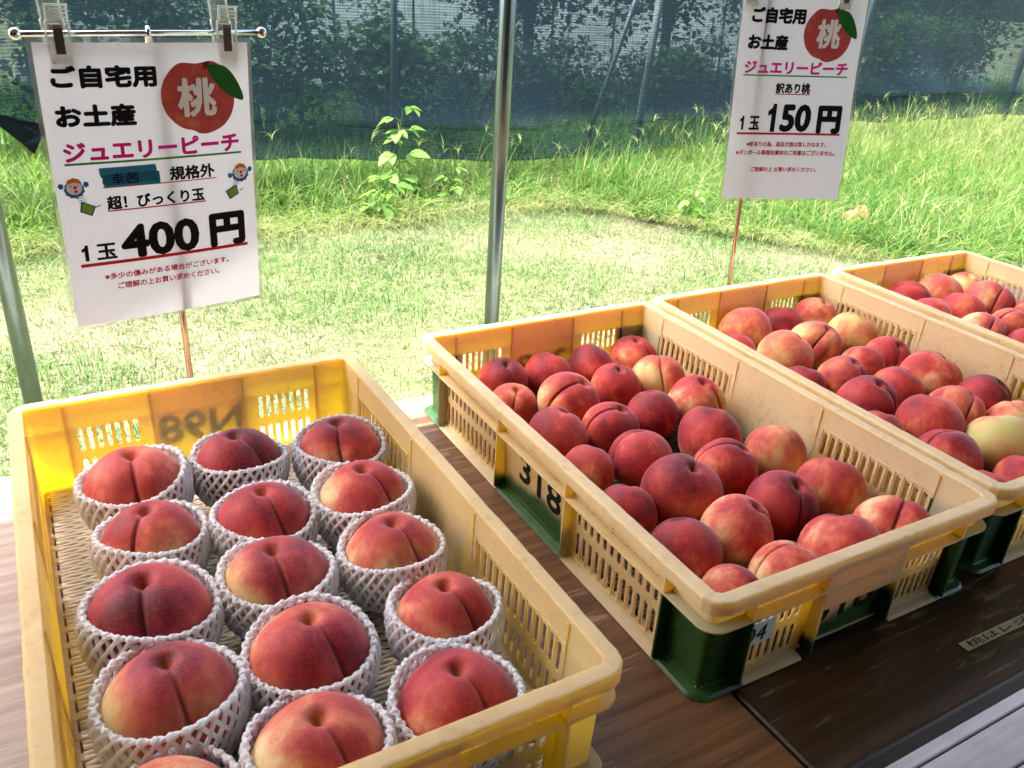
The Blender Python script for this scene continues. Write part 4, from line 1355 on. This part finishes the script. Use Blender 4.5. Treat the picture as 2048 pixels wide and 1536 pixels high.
def lawn():
    N = 330000
    x = RNG.uniform(-2.8, 7.5, N); y = 0.25 + (3.75 - 0.25) * RNG.uniform(0, 1, N) ** 0.9
    f = field(x, y, 1.7)
    keep = (RNG.uniform(0, 1, N) < 0.88 + 0.35 * f) & (y < bound(x) + 0.15) & (x > -2.8)
    x, y, f = x[keep], y[keep], f[keep]
    n = len(x)
    z = GZ + 0.018 * np.sin(x * 2.1 + 1) * np.sin(y * 1.7) + 0.012 * np.sin(x * 5.3 + y * 4.1) - 0.004
    z = np.where(y < 0.5, GZ - 0.034, z)
    h = RNG.gamma(4, 0.0075, n) * (1 + 0.5 * f)
    tint = np.clip(0.60 + 0.32 * f + RNG.normal(0, 0.24, n), 0, 1)
    lean = np.abs(RNG.normal(0.75, 0.4, n))
    straw = RNG.uniform(0, 1, n) < 0.12
    tint[straw] = RNG.uniform(0, 0.28, straw.sum()); lean[straw] = RNG.uniform(1.2, 2.2, straw.sum())
    A = blades(np.stack([x, y, z], 1), h, RNG.uniform(0, 6.28, n), lean, RNG.uniform(0.0025, 0.0055, n), tint, 2)
    grass_obj("mown_grass", [A], M_LAWN)
lawn()

def tall():
    parts = []
    N = 100000
    x = RNG.uniform(-3.0, 10.5, N); y = RNG.uniform(1.4, 5.6, N)
    # clumps
    c = RNG.integers(0, 1500, N); cxy = np.stack([RNG.uniform(-3.0, 10.5, 1500), RNG.uniform(1.4, 5.6, 1500)], 1)
    m = RNG.uniform(0, 1, N) < 0.55
    x[m] = cxy[c[m], 0] + RNG.normal(0, .05, m.sum()); y[m] = cxy[c[m], 1] + RNG.normal(0, .05, m.sum())
    dep = y - bound(x)
    keep = (dep > 0.0) & (x < 1.2 + 1.95 * y + 1.5)
    x, y, dep = x[keep], y[keep], dep[keep]
    n = len(x)
    f = field(x, y, 4.1)
    right = np.clip((x - 4.0) / 2.5, 0, 1)
    hgt = (0.16 + 0.15 * np.clip(dep / 0.8, 0, 1) + 0.17 * right * np.clip((y - 2.4) / 1.4, 0, 1)) * (1 + 0.35 * f) * RNG.uniform(0.55, 1.35, n)
    hgt = np.where(y > 4.15, np.minimum(hgt, 0.34), hgt)
    lean = np.abs(RNG.normal(0.75, 0.42, n))
    az = RNG.uniform(0, 6.28, n)
    fr = dep < 0.22
    az[fr] = RNG.normal(-math.pi / 2, 0.9, fr.sum()); lean[fr] += 0.35
    tint = np.clip(0.50 + 0.22 * f + RNG.normal(0, 0.2, n) - 0.30 * right * np.clip((y - 2.8) / 1.2, 0, 1), 0, 1)
    dry = RNG.uniform(0, 1, n) < 0.12
    tint[dry] = RNG.uniform(0, .2, dry.sum())
    base = np.stack([x, y, np.full(n, GZ - 0.005)], 1)
    parts.append(blades(base, hgt, az, lean, RNG.uniform(0.004, 0.011, n), tint, 4))
    # broad low leaves inside
    k = RNG.integers(0, n, 9000)
    parts.append(blades(base[k] + RNG.normal(0, .03, (9000, 3)) * (1, 1, 0), hgt[k] * .7, RNG.uniform(0, 6.28, 9000), RNG.uniform(.6, 1.6, 9000), RNG.uniform(.010, .020, 9000), np.clip(tint[k] + .15, 0, 1), 4))
    # cut fringe of brown straw lying along the edge
    xs = RNG.uniform(-.6, 4.2, 2600); ys = bound(xs) + RNG.normal(-.02, .06, 2600)
    parts.append(blades(np.stack([xs, ys, np.full(2600, GZ + .01)], 1), RNG.uniform(.05, .2, 2600), RNG.uniform(0, 6.28, 2600), RNG.uniform(1.2, 2.4, 2600), RNG.uniform(.002, .005, 2600), RNG.uniform(0, .2, 2600), 3))
    # seed heads: a thin stalk with four to six fingers
    S = [(RNG.uniform(1.0, 4.5), RNG.uniform(3.6, 4.1), RNG.uniform(.32, .50)) for _ in range(26)] + [(RNG.uniform(4.2, 9.5), RNG.uniform(2.9, 4.15), RNG.uniform(.34, .60)) for _ in range(230)] + [(RNG.uniform(4.3, 7), RNG.uniform(1.9, 3.2), RNG.uniform(.22, .36)) for _ in range(60)]
    S = [q for q in S if q[1] > bound(np.array(q[0])) + .05]
    B = np.array([(a, b, GZ) for a, b, _ in S]); H = np.array([q[2] for q in S]); A = RNG.uniform(0, 6.28, len(S)); L = RNG.uniform(.1, .5, len(S))
    parts.append(blades(B, H, A, L, np.full(len(S), .0045), RNG.uniform(.08, .35, len(S)), 4))
    tip = B + np.stack([np.cos(A) * H * L, np.sin(A) * H * L, H * (1 - .55 * L)], 1)
    for q in range(6):
        sel = RNG.uniform(0, 1, len(S)) < (1 if q < 4 else .5)
        t = tip[sel]; m_ = len(t)
        t = t - np.array([0, 0, .004]) * q
        parts.append(blades(t, RNG.uniform(.06, .12, m_), RNG.uniform(0, 6.28, m_), RNG.uniform(.3, 1.4, m_), np.full(m_, .0052), RNG.uniform(.03, .30, m_), 3))
    grass_obj("long_grass", parts, M_TALL)
tall()

def under():
    n = 42000
    x = RNG.uniform(-3.0, 15, n); y = RNG.uniform(4.4, 9.0, n)
    k = x < 1.5 + 1.75 * y
    x, y = x[k], y[k]; n = len(x)
    f = field(x * .8, y * .8, 2.2)
    A = blades(np.stack([x, y, np.full(n, GZ - .01)], 1), RNG.uniform(.10, .34, n) * (1 + .5 * f), RNG.uniform(0, 6.28, n), np.abs(RNG.normal(.8, .4, n)), RNG.uniform(.008, .026, n), np.clip(.72 + .25 * f + RNG.normal(0, .15, n), 0, 1), 3)
    grass_obj("undergrowth", [A], M_TALL)
under()

# ------------------------------------------------------------------ broad-leaved weeds
M_WEED = mat_leaf("weed_leaf", [(0.0, (0.10, 0.24, 0.04)), (1.0, (0.24, 0.40, 0.10))], 0.5, trc=(0.25, 0.42, 0.06))
def leaf_geo(L, W, rng, lobes=0):
    """one leaf: midrib fold, pointed tip, in its own frame along +x"""
    n = 9
    V, F = [], []
    for i in range(n + 1):
        t = i / n
        wv = W * math.sin(math.pi * t ** 0.8) ** 0.9 * (1 if t < 1 else 0)
        if lobes: wv *= 0.72 + 0.42 * abs(math.sin(t * math.pi * lobes))
        z = -0.25 * L * t * t
        V += [(L * t, -wv, z + wv * .25), (L * t, 0, z), (L * t, wv, z + wv * .25)]
    for i in range(n):
        for j in range(2):
            F.append((i * 3 + j, i * 3 + j + 1, i * 3 + 3 + j + 1, i * 3 + 3 + j))
    return V, F
def weed(x, y, h, nodes, L, label, lobes=0, seed=0, droop=0.2):
    rng = np.random.default_rng(seed)
    o = empty("weed_plant", (x, y, GZ))
    set_props(o, label, "plant", "broad-leaved weeds in the long grass")
    stem = MB(); lv = MB(); T = []
    pts = [(0.02 * math.sin(t * 3 + seed), 0.02 * math.cos(t * 2), h * t) for t in np.linspace(0, 1, 9)]
    stem.tube(pts, np.linspace(.005, .002, 9), 6)
    for k in range(nodes):
        t = 0.18 + 0.82 * k / max(nodes - 1, 1)
        b = Vector(pts[min(8, int(t * 8))])
        az = k * 2.4 + rng.uniform(-.4, .4)
        for q, (da, ll) in enumerate(((0, 1.0), (-.9, .75), (.9, .75))):
            Lq = L * ll * rng.uniform(.8, 1.1) * (1.1 - .35 * t)
            pet = L * .45
            c = b + Vector((math.cos(az) * pet, math.sin(az) * pet, pet * .35))
            if q == 0: stem.tube([tuple(b), tuple((b + c) / 2 + Vector((0, 0, .006))), tuple(c)], .0016, 5)
            V, F = leaf_geo(Lq, Lq * .30, rng, lobes)
            M = Matrix.Translation(c) @ Matrix.Rotation(az + da, 4, 'Z') @ Matrix.Rotation(rng.uniform(-.5, .6) * .6 - .1 + droop, 4, 'Y') @ Matrix.Rotation(rng.uniform(-.5, .5), 4, 'X')
            lv.add([tuple(M @ Vector(v)) for v in V], F); T += [rng.uniform(0, 1)] * len(V)
    stem.build("stem", M_WEED, o)
    q = lv.build("leaves", M_WEED, o, smooth=True)
    a = q.data.attributes.new("tint", 'FLOAT', 'POINT'); a.data.foreach_set("value", np.array(T, np.float32))
weed(2.13, 3.86, 0.56, 11, 0.145, "tall pale green weed rising in front of the dark net", seed=3)
weed(1.84, 3.44, 0.26, 8, 0.13, "low lobed weed at the mown edge below the tall weed", 2, 5)
weed(2.36, 3.62, 0.24, 6, 0.10, "small leafy weed left of the centre pole's foot in the long grass", 0, 8)
weed(3.62, 2.86, 0.20, 8, 0.085, "bushy weed at the grass corner by the 150 yen sign stick", 0, 12)

# ------------------------------------------------------------------ shade net
def mat_net():
    t = NT("shade_net")
    P = t.coord()
    sx = t.sep(P)
    hz = t.noise(t.mapping(P, (4, 4, 95)), 1.0, 3, 0.65)
    vt = t.noise(t.mapping(P, (120, 4, 2.0)), 1.0, 3, 0.6)
    wv = t.n("TexWave", wave_type='BANDS', bands_direction='Z')
    t.l(P, wv.inputs[0]); wv.inputs["Scale"].default_value = 19.0; wv.inputs["Distortion"].default_value = 1.2; wv.inputs["Detail"].default_value = 2
    big = t.noise(P, 1.4, 3, 0.5)
    op = t.math('ADD', 0.84, t.math('MULTIPLY', t.math('SUBTRACT', hz, 0.5), 0.36))
    op = t.math('ADD', op, t.math('MULTIPLY', t.math('SUBTRACT', vt, 0.5), 0.38))
    op = t.math('ADD', op, t.math('MULTIPLY', t.math('SUBTRACT', wv.outputs[0], 0.5), 0.10))
    op = t.math('ADD', op, t.math('MULTIPLY', t.math('SUBTRACT', big, 0.5), 0.25), clamp=True)
    tr = t.n("BsdfTransparent"); tr.inputs[0].default_value = (0.72, 0.92, 0.96, 1)
    d = t.bsdf((0.016, 0.037, 0.044), 0.42, 0, 0.42)
    tl = t.transl((0.008, 0.018, 0.026))
    return t.done(t.mixsh(op, tr.outputs[0], t.mixsh(0.4, d.outputs[0], tl.outputs[0])))
M_NET = mat_net()
def net():
    NY = 4.30
    o = empty("shade_net", (4.5, NY, GZ))
    set_props(o, "dark blue-green shade net hanging behind the long grass", "netting")
    xs = np.linspace(-2.2, 12.0, 190)
    hx = [-2.2, 0.02, 0.22, 0.5, 1.3, 2.97, 3.87, 5.27, 6.55, 9.1, 12]
    hz_ = [-.20, -.20, -.34, -.44, -.50, -.565, -.605, -.54, -.42, -.40, -.42]
    hem = np.interp(xs, hx, hz_) + 0.006 * np.sin(xs * 6) + 0.004 * np.sin(xs * 17)
    crease = hem + 0.215 + 0.012 * np.sin(xs * 1.9)
    prof = [(1.16, 0.0), (0.95, 0.01), (0.75, 0.0), (0.45, -0.015), (0.25, -0.035), (0.13, -0.06), (0.05, -0.10), (0.012, -0.125), (0.0, -0.115), (-0.012, -0.075), (-0.05, -0.03), (-0.10, -0.02), (-0.15, -0.045), (-0.19, -0.085), (-0.205, -0.10), (-0.215, -0.098)]
    V = []
    for i, x in enumerate(xs):
        a = 1 + 0.45 * math.sin(x * 2.7) + 0.3 * math.sin(x * 6.1 + 1)
        for dz, dy in prof:
            zz = crease[i] + dz if dz >= 0 else crease[i] + dz * (crease[i] - hem[i]) / 0.215
            yy = NY + dy * a + 0.012 * math.sin(x * 9 + dz * 7) * (1 if dz < .5 else .4) + 0.006 * math.sin(x * 23 + dz * 20)
            V.append((x - 4.5, yy - NY, zz - GZ))
    k = len(prof)
    i = np.arange(len(xs) - 1)[:, None] * k + np.arange(k - 1)[None]
    F = np.stack([i, i + 1, i + k + 1, i + k], -1).reshape(-1, 4)
    mk("cloth", np.array(V), F, M_NET, o, smooth=True)
    # torn corner hanging at the left
    tz = MB()
    grid = [(-0.9, -.20), (-.05, -.20), (0.02, -.27), (0.09, -.345), (0.135, -.40), (0.17, -.33), (0.22, -.27), (0.26, -.33), (0.25, -.245), (0.17, -.235), (0.10, -.22), (0.03, -.19)]
    P = [(a - 4.5, -0.16 + .02 * math.sin(a * 30 + b * 20), b - GZ) for a, b in grid]
    tz.add(P, [tuple(range(len(P)))])
    tz.add([(a, b + .004, c) for a, b, c in P], [tuple(range(len(P) - 1, -1, -1))])
    tz.build("torn_corner", mat_plain("torn_net", (0.006, 0.009, 0.013), 0.7, 0.0, 0.15), o)
    r = MB(); r.tube([(x - 4.5, 0.0, 0.80 - GZ) for x in (-2.2, 12)], 0.012, 10)
    r.build("top_pipe", M_GALV, o, smooth=True)
net()

M_POST = mat_metal("weathered_pipe", (0.30, 0.33, 0.36), 0.5)
def post(p0, p1, r, label, mat=M_POST):
    o = empty("net_post", (p0[0], p0[1], GZ))
    set_props(o, label, "post", "posts behind the shade net")
    q = Vector(p1) - o.location
    m = MB(); m.tube([(0, 0, -0.02), tuple(q * .5), tuple(q)], r, 12); m.build("pipe", mat, o, smooth=True)
    c = MB(); c.ball(tuple(q), r * 1.15, 10, 6); c.build("end_cap", mat, o, smooth=True)
M_PALE = mat_plain("pale_post", (0.50, 0.50, 0.48), 0.6)
post((2.30, 4.42, 0), (2.30, 4.42, 1.10), 0.022, "upright dark post behind the net above the tall weed")
post((4.35, 4.42, 0), (4.47, 4.42, 1.10), 0.030, "pale post whose foot shows below the net hem", M_PALE)
post((3.87, 4.50, 0), (4.47, 4.50, 1.10), 0.020, "slanting pipe brace crossing behind the net left of the pale post")
post((6.72, 4.42, 0), (6.80, 4.42, 1.10), 0.030, "post behind the net just right of the 150 yen sign")
post((9.2, 4.42, 0), (9.28, 4.42, 1.10), 0.030, "post behind the net at the right picture edge")

# ------------------------------------------------------------------ shrubs, trees, greenhouse beyond the net
M_FOL = [mat_leaf("foliage_a", [(0.0, (0.03, 0.08, 0.018)), (0.6, (0.06, 0.14, 0.03)), (1.0, (0.13, 0.22, 0.06))], 0.45, trc=(0.12, 0.20, 0.03)),
         mat_leaf("foliage_b", [(0.0, (0.014, 0.04, 0.014)), (0.7, (0.03, 0.075, 0.02)), (1.0, (0.07, 0.13, 0.03))], 0.35, trc=(0.06, 0.11, 0.02))]
M_BARK = mat_wood("bark", (0.05, 0.035, 0.025), (0.13, 0.10, 0.075), (0.18, 0.15, 0.12), 0.8, 0.3)
def crown_geo(c, rad, n, size, rng):
    k = max(6, n // 120)
    cc = rng.normal(0, 1, (k, 3)); cc /= np.linalg.norm(cc, axis=1)[:, None] + 1e-9
    cc *= rng.uniform(0.35, 0.92, (k, 1))
    idx = rng.integers(0, k, n)
    p = cc[idx] + rng.normal(0, 0.17, (n, 3))
    p = p * np.array(rad) + np.array(c)
    p[:, 2] = np.maximum(p[:, 2], 0.02)
    d = rng.normal(0, 1, (n, 3)); d[:, 2] = d[:, 2] * .5 - .25; d /= np.linalg.norm(d, axis=1)[:, None]
    u = np.cross(d, rng.normal(0, 1, (n, 3)) * .5 + np.array([0, 0, 1])); u /= np.linalg.norm(u, axis=1)[:, None] + 1e-9
    L = size * rng.uniform(.6, 1.3, (n, 1)); Wd = L * .28
    mid = p + d * L * .5
    V = np.stack([p, mid - u * Wd, p + d * L, mid + u * Wd], 1).reshape(-1, 3)
    F = np.arange(n * 4).reshape(n, 4)
    tint = np.clip(np.repeat(rng.uniform(.1, .8, k)[idx] + rng.normal(0, .18, n), 4), 0, 1)
    return V, F, tint
def plant(name, cat, label, group, x, y, c, rad, n, size, fol, seed, trunk=None):
    rng = np.random.default_rng(seed)
    o = empty(name, (x, y, GZ))
    set_props(o, label, cat, group)
    V, F, T = crown_geo(c, rad, n, size, rng)
    q = mk("crown" if trunk else "foliage", V, F, M_FOL[fol], o)
    a = q.data.attributes.new("tint", 'FLOAT', 'POINT'); a.data.foreach_set("value", T.astype(np.float32))
    m = MB()
    if trunk:
        r = trunk
        m.tube([(0, 0, -.05), (0.03, 0, c[2] * .4), (-.02, .02, c[2] * .8), (0, 0, c[2] + rad[2] * .4)], [r * 1.25, r, r * .8, r * .3], 10)
        for k in range(7):
            a_ = k * 2.4
            z0 = c[2] - rad[2] * .7 + k * .12
            e = Vector((math.cos(a_) * rad[0] * .7, math.sin(a_) * rad[1] * .7, z0 + rad[2] * .5))
            m.tube([(0, 0, z0), tuple(Vector((0, 0, z0)).lerp(e, .5) + Vector((0, 0, .05))), tuple(e)], [r * .5, r * .3, r * .1], 6)
        m.build("trunk", M_BARK, o, smooth=True)
    else:
        for k in range(6):
            a_ = k * 1.05
            m.tube([(0, 0, -.03), (math.cos(a_) * rad[0] * .25, math.sin(a_) * rad[1] * .25, c[2] * .7), (math.cos(a_) * rad[0] * .6, math.sin(a_) * rad[1] * .6, c[2] + rad[2] * .5)], [.014, .010, .004], 6)
        m.build("stem", M_BARK, o)
    return o
GS = "shrubs seen through the shade net"
SH = [(-0.6, 5.6, 1.9, 0, "tall bright shrub at the left edge behind the net"), (0.75, 5.5, 1.7, 0, "pale green shrub behind the net above the 400 yen sign"), (1.75, 5.7, 1.55, 0, "leafy shrub behind the net right of the 400 yen sign"),
      (2.75, 5.9, 1.05, 0, "shrub behind the net around the upright dark post"), (3.75, 6.1, 0.92, 1, "shrub behind the net left of the centre pole"), (4.75, 6.2, 0.84, 1, "dark shrub behind the net right of the centre pole"),
      (5.6, 6.0, 0.86, 1, "dark shrub behind the net below the slanting brace"), (6.6, 6.3, 0.90, 1, "dark shrub behind the net left of the 150 yen sign"), (7.6, 6.0, 1.05, 1, "dark shrub hidden partly by the 150 yen sign"),
      (8.4, 5.9, 1.2, 0, "sunlit speckled shrub behind the net right of the 150 yen sign"), (9.7, 6.1, 1.3, 0, "speckled shrub behind the net near the right edge"), (11.0, 6.4, 1.5, 1, "dark shrub behind the net at the right edge")]
for k, (x, y, h, fo, lab) in enumerate(SH):
    plant("shrub", "shrub", lab, GS, x, y, (0, 0, h * .50), (0.72, 0.5, h * .46), 2600, 0.085 if fo == 0 else 0.07, fo, 60 + k)
GT = "trees beyond the shade net"
TR = [(0.3, 8.2, "broad tree beyond the shrubs at the far left"), (2.2, 8.6, "tree beyond the shrubs left of the upright post"), (5.05, 7.4, "dark low-branched tree right of the centre pole beyond the net"), (6.85, 7.3, "dark low-branched tree above the slanting brace beyond the net"),
      (8.75, 7.6, "dark tree beyond the net behind the 150 yen sign"), (10.6, 7.4, "dark tree beyond the net right of the 150 yen sign"), (12.6, 7.6, "dark tree beyond the net at the right picture edge")]
for k, (x, y, lab) in enumerate(TR):
    low = 0.55 if x > 9.5 else 0.95
    plant("tree", "tree", lab, GT, x, y, (0, 0, low + 0.75), (1.0, 0.85, 1.05), 6500, 0.10, 1, 90 + k, 0.06)
def greenhouse():
    o = empty("greenhouse", (6.0, 11.0, GZ))
    set_props(o, "white plastic-film greenhouse tunnel glimpsed beyond the net and trees", "greenhouse")
    n = 14
    V, F = [], []
    for x in np.linspace(-5.5, 6.0, 47):
        for k in range(n + 1):
            a = math.pi * k / n
            V.append((x, -2.2 * math.cos(a), 0.9 + 1.7 * math.sin(a)) if 0 < k < n else (x, -2.2 * math.cos(a), 0.0 if True else 0))
    F = [(i * (n + 1) + k, i * (n + 1) + k + 1, (i + 1) * (n + 1) + k + 1, (i + 1) * (n + 1) + k) for i in range(46) for k in range(n)]
    t = NT("greenhouse_film")
    st = t.noise(t.mapping(t.coord(), (9, 1, .4)), 1.5, 4, .6)
    c = t.mix(st, (0.80, 0.83, 0.85), (0.93, 0.94, 0.95))
    m = t.done(t.mixsh(0.7, t.bsdf(c, .35).outputs[0], t.transl(c).outputs[0]))
    mk("film", V, F, m, o, smooth=True)
    for x in np.linspace(-5.5, 6.0, 13):
        h = MB(); h.tube([(x, -2.23 * math.cos(math.pi * k / n), (0.9 + 1.73 * math.sin(math.pi * k / n)) if 0 < k < n else 0) for k in range(n + 1)], .016, 8)
        h.build("hoop", M_GALV, o, smooth=True)
greenhouse()

# clay pot lying in the long grass
pt_ = empty("plant_pot", (4.50, 2.42, GZ + 0.05), R(35))
pt_.rotation_euler = (R(80), R(8), R(60)); pt_.scale = (.8, .8, .8)
set_props(pt_, "terracotta pot lying half hidden in the grass by the 150 yen sign", "pot")
M_CLAY = mat_plain("terracotta", (0.48, 0.20, 0.11), 0.8)
b = MB(); V, F = [], []
prof = [(0.0, 0.002), (0.062, 0.0), (0.075, 0.02), (0.10, 0.16), (0.092, 0.16), (0.066, 0.02), (0.0, 0.018)]
for r_, z_ in prof:
    for i in range(26):
        a_ = 2 * math.pi * i / 26; V.append((r_ * math.cos(a_), r_ * math.sin(a_), z_))
F = [(j * 26 + i, j * 26 + (i + 1) % 26, (j + 1) * 26 + (i + 1) % 26, (j + 1) * 26 + i) for j in range(6) for i in range(26)]
mk("body", V, F, M_CLAY, pt_, smooth=True)
b = MB(); V = []
for r_, z_ in [(0.099, 0.135), (0.112, 0.135), (0.116, 0.170), (0.100, 0.172), (0.099, 0.135)]:
    for i in range(26):
        a_ = 2 * math.pi * i / 26; V.append((r_ * math.cos(a_), r_ * math.sin(a_), z_))
F = [(j * 26 + i, j * 26 + (i + 1) % 26, (j + 1) * 26 + (i + 1) % 26, (j + 1) * 26 + i) for j in range(4) for i in range(26)]
mk("rim", V, F, M_CLAY, pt_)
